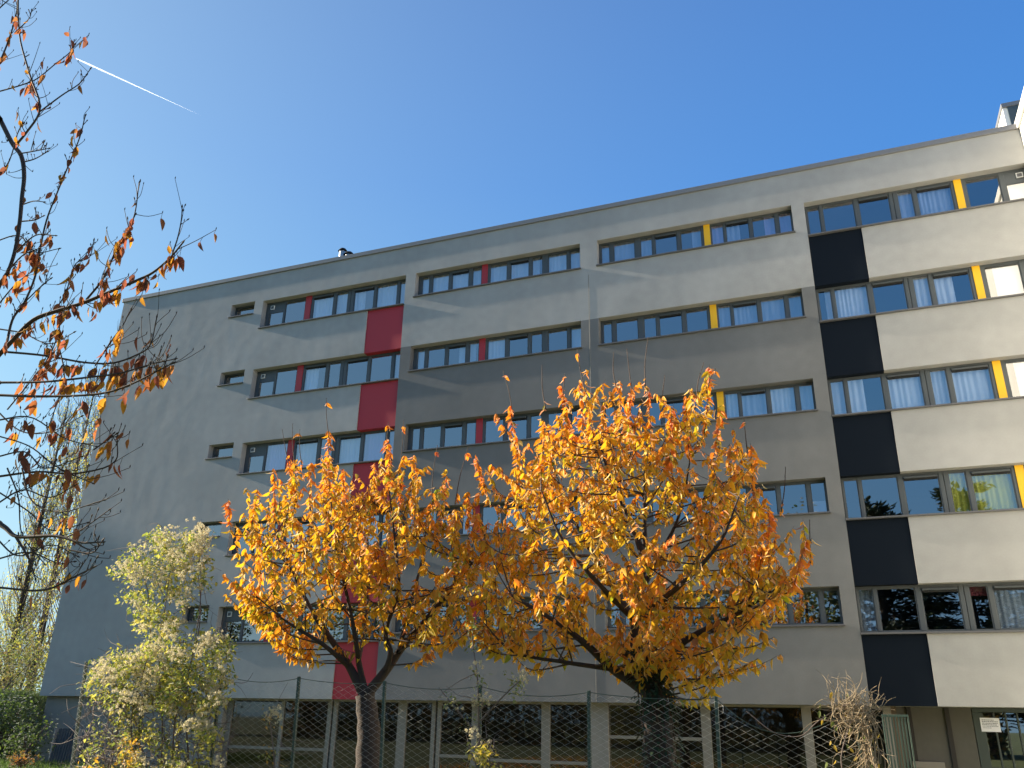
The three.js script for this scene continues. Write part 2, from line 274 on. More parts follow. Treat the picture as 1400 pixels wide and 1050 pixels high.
{ // ground floor, set back a little under the facade
  const z = -.42, yF = -.8;
  mesh('soffit', box(X0 + .05, XW, YB, YB + .12, -1.2, -TH - .001), M.light, building);
  mesh('basement_wall', box(X0 + .12, -18.3, yF, YB - .002, z - .25, z + .2), M.concrete, building);
  mesh('gable_base', box(X0 + .12, X0 + .4, yF, YB - .002, -11.9, z - .251), M.concrete, building);
  const posts = [[-18.29, -18.12], [-16.32, -16.2], [-14.66, -14.52], [-14.46, -14.32], [-12.30, -12.02], [-11.22, -11.1], [-11.04, -10.92], [-9.98, -9.8], [-7.93, -7.68], [-3.66, -3.42], [-1.22, -1.0], [.62, .8]];
  for (const [a, b] of posts) mesh('window_post', rbox(a, b, yF, YB - .002, z - .1, z, .01), M.whiteFrame, building);
  mesh('pillar', box(-6.52, -6.06, yF, YB - .002, z - .2, z + .06), M.concrete, building);
  const bays = [[-18.12, -16.32, [.66]], [-16.2, -14.66, [.66]], [-14.32, -12.30, []], [-12.02, -11.22, []], [-10.92, -9.98, [.62]], [-9.8, -7.93, [.56]], [-7.68, -6.52, [.56]], [-6.06, -3.66, [1.22, .42]], [-3.42, -1.22, [.42]], [-1.0, .62, [.3]]];
  for (const [a, b, ts] of bays) {
    const w = grp('ground_floor_window', building);
    const ys = [yF + .25, ...ts.slice().sort((p, q) => p - q), YB - .05];
    mesh('frame_head', box(a, b, YB - .06, YB - .004, z - .09, z - .01), M.whiteFrame, w); mesh('frame_foot', box(a, b, yF, yF + .25, z - .09, z - .01), M.concrete, w);
    for (const t of ts) mesh('transom', rbox(a, b, t - .04, t + .04, z - .09, z - .008, .008), M.whiteFrame, w);
    for (let i = 0; i + 1 < ys.length; i++) { const gp = new THREE.PlaneGeometry(b - a, ys[i + 1] - ys[i] - .08); gp.translate((a + b) / 2, (ys[i] + ys[i + 1]) / 2, z - .05); mesh('pane', gp, M.groundGlass, w); }
  }
  // entrance: recessed grey wall, brown pier, green door with glass and bars
  mesh('entrance_wall', box(.8, 2.55, yF, YB - .002, -1.1, -.95), M.greyRender, building);
  mesh('entrance_pier', box(.80, .92, yF, YB - .002, -.949, -.42), std(lin(.10, .07, .045), .8), building);
  mesh('entrance_trim', box(1.16, 1.26, yF, YB - .002, -.948, -.90), std(lin(.02, .017, .015), .7), building);
  mesh('entrance_trim', box(1.98, 2.08, yF, YB - .002, -.948, -.90), std(lin(.02, .017, .015), .7), building);
  mesh('entrance_ledge', rbox(1.12, 1.80, .72, .86, -.9, -.78, .01), M.whiteFrame, building);
  const d = grp('entrance_door', building), G = std(lin(.035, .05, .045), .5);
  for (const [a, b] of [[2.56, 2.78], [4.1, 4.3]]) mesh('door_frame', rbox(a, b, yF, YB - .1, -1.08, -.94, .01), G, d);
  mesh('door_head', rbox(2.56, 4.3, YB - .099, YB - .004, -1.08, -.94, .01), G, d); mesh('door_rail', rbox(2.79, 4.09, .66, .78, -1.03, -.96, .01), G, d);
  for (let i = 0; i < 5; i++) mesh('door_bar', rbox(2.99 + i * .24, 3.03 + i * .24, yF, YB - .105, -1.015, -.985, .006), G, d);
  const gp = new THREE.PlaneGeometry(1.3, 2.75); gp.translate(3.44, .57, -1.03); mesh('pane', gp, M.glass, d);
  mesh('door_lock', rbox(2.80, 2.87, .52, .66, -.96, -.93, .01), M.zinc, d);
  mesh('side_wall', box(4.3, XW, yF, YB - .002, -1.1, -.95), M.greyRender, building);
}
{ // notice on the door: a paper sheet with lines of small print
  const c = document.createElement('canvas'); c.width = 256; c.height = 192; const x = c.getContext('2d'); x.fillStyle = '#e8eaf4'; x.fillRect(0, 0, 256, 192); x.fillStyle = '#3a4262'; const r = rng(5);
  for (let l = 0; l < 6; l++) { let u = 22; const end = [180, 232, 226, 214, 232, 140][l]; while (u < end) { const w = 8 + r() * 22; x.fillRect(u, 26 + l * 22, Math.min(w, end - u), l < 4 ? 9 : 6); u += w + 5; } }
  const t = new THREE.CanvasTexture(c); t.colorSpace = THREE.SRGBColorSpace;
  const g = new THREE.BoxGeometry(.40, .30, .004); g.rotateZ(-.01); g.translate(0, 0, 0);
  const n = mesh('paper_notice', g, std(0xffffff, .8, { map: t })); const p = at(1354, 991, 23.43); n.position.set(p.x, p.y, -.93);
  tag(n, 'white paper notice with lines of print on the dark green entrance door', 'notice');
}
{ // white wing at right angles, its sunlit flank towards the sun
  const w = thing('side_wing', 'white sunlit wing standing at right angles to the grey block', 'building', [XW, 0, 0]);
  mesh('wall', box(.003, 11.8, -.8, YT, .02, 9.6), M.white, w); mesh('wall', box(.003, 11.8, YT - .45, YT - .02, -11.6, -.02), M.white, w);
  mesh('coping', rbox(-.06, 11.8, YT, YT + .28, -11.9, 9.66, .01), M.white, w);
}

// ---------------------------------------------------------------- chain-link fence along the building
const FZ = 12.5;
const fencePosts = [[98, 1050, 118, 905, 0], [181, 1050, 205, 915], [288, 1050, 303, 920], [399, 1050, 409, 925], [521, 1050, 526, 931], [655, 1050, 657, 936], [806, 1050, 805, 944], [984, 1050, 979, 952], [1182, 1050, 1165, 962]].map(([bx, by, tx, ty]) => { const b = at(bx, by, 10), t = at(tx, ty, 10), k = (b.y - gh(t.x, FZ)) / (t.y - b.y); return { b: b.clone().addScaledVector(t.clone().sub(b), -k), t }; });
{
  const f = thing('chain_link_fence', 'green post chain-link fence running in front of the trees', 'fence', [0, 0, 0]);
  fencePosts.forEach(({ b, t }) => {
    const g = new RoundedBoxGeometry(.038, b.distanceTo(t) + .35, .038, 1, .005); g.translate(0, (b.distanceTo(t) - .35) / 2, 0);
    const m = mesh('post', g, M.postGreen, f); m.position.copy(b); m.quaternion.setFromUnitVectors(V(0, 1, 0), t.clone().sub(b).normalize());
  });
  const top = (i, s) => { const a = fencePosts[i], c = fencePosts[i + 1], sag = i === 7 ? .36 : .035 + .02 * (i % 3); const p = a.t.clone().lerp(c.t, s); p.y -= .02 + sag * 4 * s * (1 - s) * (i === 7 ? 1 - .25 * s : 1); return p; };
  for (let i = 0; i + 1 < fencePosts.length; i++) {
    const a = fencePosts[i], c = fencePosts[i + 1], len = a.t.distanceTo(c.t), pitch = .074, n = Math.round(len / pitch), gs = [], rnd = rng(300 + i);
    for (let j = 0; j < n; j++) {
      const pts = [], s0 = (j + .5) / n, lo = a.b.clone().lerp(c.b, s0).y + .04, y0 = a.t.y + .02, dy = (c.t.y - a.t.y);
      for (let q = 0; q < 80; q++) { const s = Math.max(0, Math.min(1, s0 + ((q + j) % 2 ? .5 : -.5) / n)), y = y0 + dy * s - q * pitch / 2, T = top(i, s); if (y > T.y || y < lo) continue; const u = (T.y - y) / (T.y - lo), P = T.clone().lerp(a.b.clone().lerp(c.b, s), u); pts.push(V(P.x + (rnd() - .5) * .003, y + (rnd() - .5) * .004, FZ + .03 + .012 * Math.sin(s * 7 + u * 5 + i) + ((q + j) % 2 ? .003 : -.003))); }
      if (pts.length > 2) gs.push(tube(pts, .0022, 3));
    }
    tag(mesh('wire_mesh', mergeGeometries(gs), M.wire, f), null, null, null, 'stuff');
    mesh('tension_wire', tube(Array.from({ length: 13 }, (_, q) => top(i, q / 12)), .0045, 5), M.postGreen, f);
    mesh('tension_wire', tube(Array.from({ length: 9 }, (_, q) => { const s = q / 8, p = top(i, s).lerp(a.b.clone().lerp(c.b, s), .5); p.z = FZ + .05; p.y -= .05 * 4 * s * (1 - s); return p; }), .004, 4), M.postGreen, f);
  }
}
// slatted green gate leaf by the entrance, ribbed panel at the far corner
{
  const p = at(1228, 1010, 20.6), t = thing('slatted_gate', 'green metal gate leaf of vertical slats beside the entrance', 'gate', [p.x, gh(p.x, 1.9), 1.9]), h = at(1228, 977, 20.6).y - gh(p.x, 1.9);
  for (const y of [0.1, h - .05]) mesh('rail', rbox(-.26, .26, y, y + .05, -.02, .02), M.postGreen, t);
  for (const x of [-.26, .23]) mesh('stile', rbox(x, x + .03, 0, h, -.019, .019), M.postGreen, t);
  for (let i = 0; i < 7; i++) mesh('slat', rbox(-.205 + i * .062, -.175 + i * .062, .15, h - .05, -.012, .012, .004), M.postGreen, t);
  const q = at(63, 1045, 21.6), r = thing('ribbed_panel', 'dark ribbed metal panel leaning against the concrete base at the corner', 'panel', [q.x, gh(q.x, .7), .35]);
  const g = new THREE.PlaneGeometry(1.0, 1.05, 80, 1), a = g.attributes.position; for (let i = 0; i < a.count; i++) a.setZ(i, .018 * Math.sign(Math.sin(a.getX(i) * 55)) * Math.min(1, Math.abs(Math.sin(a.getX(i) * 55)) * 3)); g.computeVertexNormals(); g.translate(0, .525, 0); g.rotateX(-.12);
  const pn = mesh('sheet', g, std(lin(.07, .075, .08), .6, { side: THREE.DoubleSide }), r); pn.position.y = .01;
  mesh('edge_bar', rbox(-.54, -.505, 0, 1.06, -.12, .02), M.zinc, r); mesh('edge_bar', rbox(.505, .54, 0, 1.06, -.12, .02), M.zinc, r);
}

// ---------------------------------------------------------------- golden cherry trees
const TD = 11; // metres in front of the camera
function leafColor(rnd, tint) { // 0 yellow pigment .. 1 orange-red pigment, with a few brown or still green leaves
  const q = tint + (rnd() - .5) * .42, S = [[.64, .50, .03], [.80, .52, .022], [.86, .43, .018], [.88, .32, .018], [.84, .21, .025]];
  const f = Math.max(0, Math.min(3.999, q * 4)), i = Math.floor(f), t = f - i, k = .80 + rnd() * .3, c = S[i].map((v, n) => (v + (S[i + 1][n] - v) * t) * k), u = rnd(); if (u < .05) { c[0] *= .5; c[1] *= .85; } else if (u < .09) { c[0] *= .55; c[1] *= .5; } return lin(...c);
}
function goldenTree({ label, trunk, trunkR, limbs, poly, thick, shoots, whips, plumes, seed, whipLeaves = .1 }) {
  const rnd = rng(seed), b0 = at(trunk[0][0], trunk[0][1], TD);
  const gy = gh(b0.x, 22.5 - TD), root = thing('cherry_tree', label, 'tree', [b0.x, gy, 22.5 - TD], 'golden cherry trees behind the fence'), O = root.position;
  const L = p => p.clone().sub(O), px = (a) => { const p = at(a[0], a[1], TD - (a[2] ?? 0)); return L(p); };
  const tp = [V(0, -.1, 0), ...trunk.map(px)]; tp[1].y = Math.max(tp[1].y, .25);
  const tpc = curve(tp, 26); mesh('trunk', tube(tpc, tpc.map((p, i) => trunkR * (1.25 - .45 * i / 26) * (1 + .06 * Math.sin(i * 1.7))), 12), M.bark, root);
  const scaff = [];
  for (const l of limbs) { const c = curve(l.p.map(px), 22); mesh('limb', tube(c, taper(22, l.r * .85, l.r * .16), 8), M.bark, root); c.forEach((p, i) => scaff.push([p, l.r * (1 - .72 * i / 22)])); }
  const xs = poly.map(p => p[0]), ys = poly.map(p => p[1]), xm = Math.min(...xs), xM = Math.max(...xs), ym = Math.min(...ys), yM = Math.max(...ys), span = Math.min(xM - xm, yM - ym) / 2;
  const twigs = [], leaves = [];
  const leaf = (p, tdir, tint, sz) => {
    const out = V(rnd() - .5, 0, rnd() - .5).normalize(), dir = out.multiplyScalar(.35 + rnd() * .5).addScaledVector(tdir, .12).add(V(0, -.45 - rnd() * .7, 0));
    leaves.push({ p, m: leafM(p, dir, rnd() * 6.28, sz * (.5 + rnd() * .95), .75 + rnd() * .35), h: tint });
  };
  const grow = (pts, r0, r1, density, tint, from, sub) => {
    const n = pts.length - 1; twigs.push(tube(pts, taper(n, r0, r1), 4));
    for (let i = 1; i <= n; i++) {
      const seg = pts[i].distanceTo(pts[i - 1]), t = i / n; if (t < from) continue; const dir = pts[i].clone().sub(pts[i - 1]).normalize();
      let c = seg * density * (.5 + .85 * t) + rnd(); while (c-- >= 1) leaf(pts[i - 1].clone().lerp(pts[i], rnd()), dir, tint + .34 * t, .112);
      if (sub && rnd() < seg * 4.6 && t < .95 && t > .25) {
        const e = pts[i].clone().add(V(rnd() - .5, .15 + rnd() * .35, rnd() - .5).normalize().multiplyScalar(.22 + rnd() * .4)), m = pts[i].clone().lerp(e, .5).add(V(0, -.03, 0));
        grow(curve([pts[i], m, e], 4), r1 * 1.2 + .001, .0016, density * 1.25, tint + .1, .1, false);
      }
    }
  };
  for (let i = 0; i < shoots; i++) {
    let x, y; do { x = xm + rnd() * (xM - xm); y = ym + Math.pow(rnd(), 1.0) * (yM - ym); } while (!inPoly(poly, x, y));
    const e0 = Math.min(1, polyDist(poly, x, y) / span), zz = (rnd() * 2 - 1) * thick * Math.sqrt(1 - (1 - e0) ** 2);
    const E = px([x, y, zz]);
    let best = null, bd = 1e9; for (let q = 0; q < 26; q++) { const s = scaff[Math.floor(rnd() * scaff.length)], d = s[0].distanceTo(E) + (s[0].y > E.y - .05 ? 1.6 : 0); if (d < bd && d > .25) { bd = d; best = s; } }
    if (!best) continue;
    const S = best[0], mid = S.clone().lerp(E, .55), outw = V(E.x - S.x, 0, E.z - S.z).multiplyScalar(.16); mid.add(outw).add(V(0, -.10 * S.distanceTo(E), 0)).add(V((rnd() - .5) * .12, (rnd() - .5) * .1, (rnd() - .5) * .12));
    const pts = curve([S, mid, E], 9); grow(pts, Math.min(best[1] * .5, .012), .0032, 22, rnd() * .36 - .06, .3, true);
  }
  for (const [x0, y0, x1, y1] of plumes) { // upright leafy shoots that stand out of the crown
    const zz = (rnd() - .5) * thick * 1.1, a = px([x0, y0, zz]), b = px([x1, y1, zz]); let s = scaff[0][0], bd = 1e9; for (const q of scaff) { const d = q[0].distanceTo(a); if (d < bd) { bd = d; s = q[0]; } }
    const pts = curve([s, s.clone().lerp(a, .5).add(V(0, -.08, 0)), a, a.clone().lerp(b, .5).add(V((rnd() - .5) * .05, 0, (rnd() - .5) * .05)), b], 16); grow(pts, .010, .0028, 44, .28 + rnd() * .28, .42, false);
  }
  for (const [x0, y0, x1, y1] of whips) {
    const zz = (rnd() - .5) * thick, a = px([x0, y0, zz]), b = px([x1, y1, zz]), m = a.clone().lerp(b, .5).add(V((rnd() - .5) * .06, 0, 0)), pts = curve([a, m, b], 10);
    twigs.push(tube(pts, taper(10, .0085, .004), 4));
    for (let i = 1; i < 11; i++) twigs.push(tube([pts[i], pts[i].clone().add(V((rnd() - .5) * .02, .018, (rnd() - .5) * .02))], [.007, .002], 4));
    for (let i = 0; i < 6; i++) if (rnd() < .7) { const t = rnd() * .3; leaf(pts[Math.floor(t * 10)].clone(), V(0, 1, 0), .75, .11); }
    if (rnd() < whipLeaves * 3) for (let i = 0; i < 4; i++) leaf(pts[9].clone(), V(0, 1, 0), .8, .10);
  }
  tag(mesh('branches', mergeGeometries(twigs), M.twig, root), null, null, null, 'stuff');
  // leaves: those that show largest one by one, the rest together
  const eye = EYE.clone().sub(O); leaves.forEach(l => { l.d = l.p.distanceTo(eye); }); leaves.sort((a, b) => a.d - b.d);
  const mats = Array.from({ length: 12 }, (_, i) => { const m = leafMat({ vertexColors: false }); m.color.copy(leafColor(rnd, i / 11)); return m; });
  const rest = new Leaves();
  leaves.forEach((l, i) => {
    if (i < 300) { const m = mesh('leaf', LEAF, mats[Math.max(0, Math.min(11, Math.round(l.h * 11 + (rnd() - .5) * 3)))], root); m.matrixAutoUpdate = true; l.m.decompose(m.position, m.quaternion, m.scale); }
    else rest.add(l.m, leafColor(rnd, l.h));
  });
  tag(mesh('foliage', rest.geometry(), leafMat(), root), null, null, null, 'stuff');
  return root;
}
goldenTree({
  label: 'smaller golden cherry tree in front of the dark red panels', seed: 21, trunkR: .17, thick: 1.35, shoots: 150, whipLeaves: .1,
  trunk: [[502, 1120], [503, 1050], [504, 995], [499, 950]],
  limbs: [{ r: .085, p: [[497, 950], [478, 912], [458, 882], [428, 838], [398, 778], [372, 716]] }, { r: .06, p: [[499, 945], [491, 908], [488, 886, .2], [478, 830, .35], [462, 760, .45], [452, 680, .4]] }, { r: .09, p: [[503, 948], [529, 915, -.1], [548, 888, -.2], [578, 852, -.3], [612, 812, -.3], [645, 770, -.3]] }, { r: .055, p: [[528, 916], [534, 891, .1], [527, 868, .15], [545, 805, .2], [540, 740, .3], [532, 670, .3]] }, { r: .05, p: [[478, 912], [440, 880, .5], [395, 852, .7], [350, 815, .8]] }, { r: .045, p: [[545, 892], [560, 830, -.6], [578, 760, -.8], [585, 690, -.9]] }, { r: .04, p: [[490, 905], [500, 850, -.6], [505, 780, -.9], [500, 700, -.9]] }],
  poly: [[305, 690], [335, 672], [350, 668], [372, 622], [395, 618], [420, 628], [440, 598], [452, 590], [465, 640], [480, 650], [505, 640], [528, 600], [538, 640], [560, 622], [580, 655], [612, 660], [640, 680], [662, 700], [668, 760], [655, 800], [668, 850], [640, 872], [600, 880], [560, 860], [520, 850], [490, 872], [460, 880], [420, 893], [385, 905], [375, 880], [330, 830], [312, 765]],
  plumes: [[452, 690, 450, 590], [402, 700, 396, 622], [376, 700, 374, 640], [345, 720, 352, 668], [318, 730, 312, 682], [470, 700, 470, 640], [512, 700, 512, 632], [530, 690, 530, 598], [568, 700, 565, 622], [545, 720, 548, 650], [600, 730, 610, 652], [640, 760, 640, 672], [425, 700, 425, 632], [660, 770, 655, 700]],
  whips: [[396, 640, 386, 588], [404, 640, 400, 580], [413, 640, 410, 588], [450, 600, 446, 545], [528, 615, 531, 578], [545, 660, 552, 575], [590, 690, 598, 610], [622, 690, 640, 612]],
});
goldenTree({
  label: 'larger golden cherry tree with an ivy covered trunk', seed: 57, trunkR: .2, thick: 1.6, shoots: 215, whipLeaves: .14,
  trunk: [[905, 1120], [902, 1050], [898, 985], [892, 945]],
  limbs: [{ r: .13, p: [[892, 955], [876, 915], [868, 870], [875, 810], [884, 765]] }, { r: .10, p: [[890, 950], [862, 930], [838, 915], [800, 880, .2], [760, 850, .4], [700, 815, .5]] }, { r: .085, p: [[896, 955], [905, 905], [922, 886], [962, 862], [1010, 838, .1], [1060, 805, .2]] }, { r: .06, p: [[884, 775], [868, 728, .1], [848, 685, .2], [830, 640, .3], [815, 590, .3]] }, { r: .05, p: [[884, 770], [881, 720, -.1], [881, 670, -.2], [884, 600, -.3]] }, { r: .05, p: [[876, 808], [905, 755, -.2], [930, 700, -.4], [945, 620, -.5]] }, { r: .05, p: [[870, 850], [820, 800, .8], [770, 740, 1.0], [740, 670, 1.1]] }, { r: .05, p: [[872, 840], [930, 800, .8], [985, 740, 1.0], [1010, 680, 1.0]] }, { r: .05, p: [[870, 850], [830, 790, -.8], [780, 700, -1.1], [750, 620, -1.1]] }, { r: .045, p: [[872, 840], [930, 790, -.9], [990, 720, -1.1]] }, { r: .04, p: [[840, 915], [770, 905, .3], [700, 890, .4], [660, 850, .4]] }],
  poly: [[645, 622], [660, 640], [690, 565], [705, 560], [725, 585], [765, 528], [790, 525], [810, 535], [842, 520], [858, 525], [885, 528], [900, 560], [938, 540], [968, 500], [985, 535], [975, 600], [1000, 600], [1026, 605], [1022, 660], [1045, 690], [1066, 710], [1060, 750], [1110, 735], [1106, 790], [1085, 830], [1062, 870], [1010, 885], [1050, 890], [1000, 935], [960, 925], [915, 925], [880, 915], [850, 900], [800, 888], [740, 905], [690, 905], [660, 880], [632, 850], [650, 800], [640, 740], [662, 700]],
  plumes: [[716, 650, 697, 558], [672, 690, 650, 620], [740, 640, 745, 575], [782, 620, 768, 528], [800, 600, 792, 518], [820, 610, 828, 540], [850, 600, 846, 518], [892, 620, 884, 524], [868, 620, 862, 535], [915, 630, 918, 560], [942, 620, 938, 540], [962, 600, 970, 498], [975, 640, 985, 560], [1000, 680, 1010, 600], [1030, 720, 1026, 606], [1050, 760, 1050, 690], [1085, 800, 1104, 735], [665, 740, 640, 680]],
  whips: [[700, 560, 688, 508], [746, 560, 741, 500], [770, 545, 772, 512], [800, 535, 789, 478], [842, 530, 839, 482], [864, 535, 857, 478], [882, 530, 886, 462], [905, 550, 909, 514], [952, 545, 962, 497], [968, 530, 978, 505], [1022, 620, 1017, 572], [1068, 700, 1074, 640], [1108, 770, 1107, 712]],
});
// ivy on the larger trunk
{
  const b = at(903, 1050, TD), iv = thing('ivy_plant', 'dark green ivy climbing the trunk of the larger golden tree', 'ivy', [b.x, gh(b.x, 22.5 - TD), 22.5 - TD]), rnd = rng(91), L = new Leaves(), st = [];
  const pts = [[905, 1120], [902, 1050], [898, 985], [893, 945], [880, 915], [870, 885]].map(a => at(a[0], a[1], TD).sub(iv.position)); pts[0].y = 0; const c = curve(pts, 40);
  for (let s = 0; s < 5; s++) { const ph = s * 1.3; st.push(tube(c.slice(0, 36).map((p, i) => p.clone().add(V(Math.cos(ph + i * .08) * .2, 0, Math.sin(ph + i * .08) * .2))), .008, 4)); }
  for (let i = 0; i < 1500; i++) { const t = Math.pow(rnd(), .85) * 39, p = c[Math.floor(t)].clone(), a = rnd() * 6.28, r = .2 + rnd() * .1 - .06 * t / 39; if (Math.cos(a) < -.45 && rnd() < .75) continue; p.add(V(Math.cos(a) * r, rnd() * .08, Math.sin(a) * r)); const k = .6 + rnd() * .7; L.add(leafM(p, V(Math.cos(a) * .7, -.6 + rnd() * .5, Math.sin(a) * .7), a + 1.57 + (rnd() - .5), .05 + rnd() * .035, 1.35), lin(.022 * k, .05 * k, .016 * k)); }
  mesh('stem', mergeGeometries(st), M.twig, iv); tag(mesh('foliage', L.geometry(), leafMat({ transmission: .15 }), iv), null, null, null, 'stuff');
}

// ---------------------------------------------------------------- near cherry with few leaves, at the left
{
  const ND = 3.7, rnd = rng(77), tb = at(-150, 1000, ND + .3); tb.y = gh(tb.x, tb.z);
  const root = thing('cherry_tree', 'nearly bare cherry tree with a few brown leaves on dark branches', 'tree', [tb.x, tb.y, tb.z]), O = root.position;
  const px = a => at(a[0], a[1], ND - (a[2] ?? 0)).sub(O);
  const tk = curve([V(0, -.1, 0), V(.02, 1.2, 0), px([-165, 780]), px([-150, 620]), px([-120, 480])], 20); mesh('trunk', tube(tk, taper(20, .17, .11), 12), M.bark, root);
  const limb = (p, r) => { const c = curve(p.map(px), 20); mesh('limb', tube(c, taper(20, r, r * .45), 8), M.bark, root); };
  limb([[-120, 490], [-80, 440], [-40, 300], [-15, 150], [0, 163]], .05); limb([[-150, 620], [-90, 560], [-40, 510], [0, 483]], .04); limb([[-140, 560], [-60, 530], [0, 523]], .03); limb([[-165, 780], [-90, 730], [-30, 705], [0, 716]], .04); limb([[-120, 480], [-110, 300], [-80, 120], [-40, 20], [-10, -30]], .05);
  const BR = [ // pixels, start and end radius in pixels, leaves per 100 px
    [[[0, 163], [18, 198], [29, 213], [33, 240], [30, 270], [27, 303], [20, 345], [9, 375], [-8, 400]], 4.4, 3.2, 1], [[[24, 196], [37, 180], [54, 153], [40, 100], [27, 50], [25, 0], [26, -30]], 2.4, 1.2, 2.2], [[[54, 153], [85, 130], [110, 113], [123, 95]], 1.7, .9, 1.5],
    [[[-12, 128], [30, 116], [50, 108], [75, 88], [95, 72], [102, 62]], 1.6, .8, 7], [[[-6, 98], [10, 60], [22, 20], [25, -20]], 2.2, 1.2, 6], [[[-6, 16], [16, -4]], 1.4, 1, 0], [[[27, 210], [45, 207], [66, 203]], 1.4, .8, 0], [[[30, 222], [48, 217], [64, 208]], 1.6, .8, 0],
    [[[9, 470], [18, 435], [33, 414], [48, 378], [54, 345], [64, 300], [78, 264], [99, 213], [110, 185], [116, 160]], 2.4, 1, 4], [[[-6, 490], [15, 468], [45, 438], [75, 426], [114, 414], [150, 399], [186, 384], [210, 372], [234, 351], [249, 333]], 4.2, 1.3, 9.5], [[[236, 346], [243, 325], [248, 300], [249, 284]], 1.3, .8, 0],
    [[[118, 410], [141, 381], [156, 348], [168, 324], [182, 300], [190, 252]], 2, .9, 8], [[[-6, 480], [60, 486], [120, 496], [156, 496], [185, 486], [204, 474], [214, 435]], 2, .8, 7], [[[-6, 523], [60, 522], [120, 516], [165, 510], [207, 498], [238, 491]], 2, .8, 10], [[[-6, 540], [60, 542], [144, 537], [180, 525], [210, 510], [235, 497]], 2.2, .8, 3],
    [[[75, 426], [90, 400], [104, 360], [122, 352], [128, 330]], 1.2, .7, 8], [[[33, 414], [60, 388], [68, 382]], 1.2, .7, 2], [[[21, 345], [48, 322], [75, 322]], 1.5, .8, 6], [[[26, 303], [50, 300], [58, 296]], 1.5, .8, 0], [[[30, 280], [46, 275], [60, 276]], 1.4, .8, 0],
    [[[130, 500], [150, 470], [165, 450], [178, 425]], 1.2, .7, 6], [[[60, 500], [75, 470], [85, 430]], 1.2, .7, 6], [[[80, 470], [88, 520], [75, 560], [60, 600]], 1.2, .7, 3], [[[-6, 652], [51, 645], [107, 647], [158, 630], [160, 600]], 1.9, .8, 3.5], [[[128, 615], [145, 603], [158, 594]], 1.1, .7, 9],
    [[[-6, 713], [8, 722], [21, 733], [77, 733], [112, 742], [139, 741]], 4, .8, 0], [[[21, 733], [40, 765], [48, 790]], 2, .8, 0], [[[-6, 803], [64, 806], [103, 788], [127, 776]], 1.8, .8, 2], [[[30, 640], [43, 684], [80, 700], [141, 684]], 1.3, .7, 2], [[[95, 752], [128, 755], [139, 741]], 1.2, .7, 0], [[[90, 735], [110, 725], [148, 698]], 1.2, .7, 0],
    [[[-6, 595], [40, 610], [80, 640], [125, 660]], 1.3, .7, 2], [[[-6, 560], [30, 590], [70, 590], [110, 570]], 1.4, .7, 4], [[[-6, 765], [40, 755], [80, 770], [100, 768]], 1.3, .7, 0], [[[10, 640], [25, 680], [30, 730], [60, 770]], 1.3, .7, 0], [[[-6, 690], [30, 670], [70, 680], [100, 665]], 1.4, .7, 1], [[[0, 385], [30, 350], [52, 340]], 1.6, .8, 9], [[[-5, 420], [20, 390], [42, 372]], 1.5, .8, 7], [[[20, 45], [40, 25], [43, 15]], 1.2, .7, 3], [[[-6, 575], [40, 570], [90, 600], [130, 610]], 1.4, .7, 4], [[[-6, 625], [35, 618], [60, 640], [110, 625]], 1.3, .7, 4], [[[-6, 735], [25, 760], [70, 745], [105, 760]], 1.3, .7, 1], [[[-6, 670], [40, 700], [70, 725], [118, 715]], 1.3, .7, 1.5], [[[0, 450], [30, 455], [70, 470], [100, 455]], 1.4, .7, 6], [[[-6, 330], [25, 322], [50, 345], [80, 340]], 1.3, .7, 6], [[[-6, 240], [10, 225], [25, 180], [30, 170]], 1.5, .8, 3], [[[10, 560], [35, 530], [60, 500], [80, 490]], 1.3, .7, 7],
  ];
  const S = 1 / 240, tw = [], mats = [[.44, .15, .05], [.34, .12, .05], [.40, .17, .055], [.6, .28, .03], [.22, .085, .05], [.36, .11, .06]].map(c => { const m = leafMat({ vertexColors: false, transmission: .5, clearcoat: 0, specularIntensity: .3 }); m.color.setRGB(...c); return m; });
  const hang = (p, hue) => {
    const dir = V((rnd() - .5) * .9, -1, (rnd() - .5) * .9), roll = rnd() * 6.28, L = .062 + rnd() * .05, st = p.clone().add(V((rnd() - .5) * .03, -.02 - rnd() * .025, (rnd() - .5) * .03)); tw.push(tube([p, st], .0016, 3));
    const m = mesh('leaf', LEAF, mats[hue ?? Math.floor(rnd() * 6)], root); leafM(st, dir, roll, L, .72 + rnd() * .28).decompose(m.position, m.quaternion, m.scale);
  };
  BR.forEach(([pl, r0, r1, lv], bi) => {
    const dz = (rnd() - .5) * .5, n = pl.length * 4, c = curve(pl.map(p => px([p[0], p[1], dz])), n); tw.push(tube(c, taper(n, r0 * S, r1 * S), 6));
    let len = 0; for (let i = 1; i < pl.length; i++) len += Math.hypot(pl[i][0] - pl[i - 1][0], pl[i][1] - pl[i - 1][1]);
    for (let i = 2; i < n; i++) { // short spurs with buds
      if (r0 < 4 && rnd() < .42) { const d = V(rnd() - .5, .5 + rnd() * .5, rnd() - .5).normalize().multiplyScalar(.02 + rnd() * .05), e = c[i].clone().add(d); tw.push(tube([c[i], e], [r1 * S * .8, r1 * S * .7], 4), tube([e, e.clone().addScaledVector(d, .18), e.clone().addScaledVector(d, .4)], [.003, .0055, .0015], 5)); }
    }
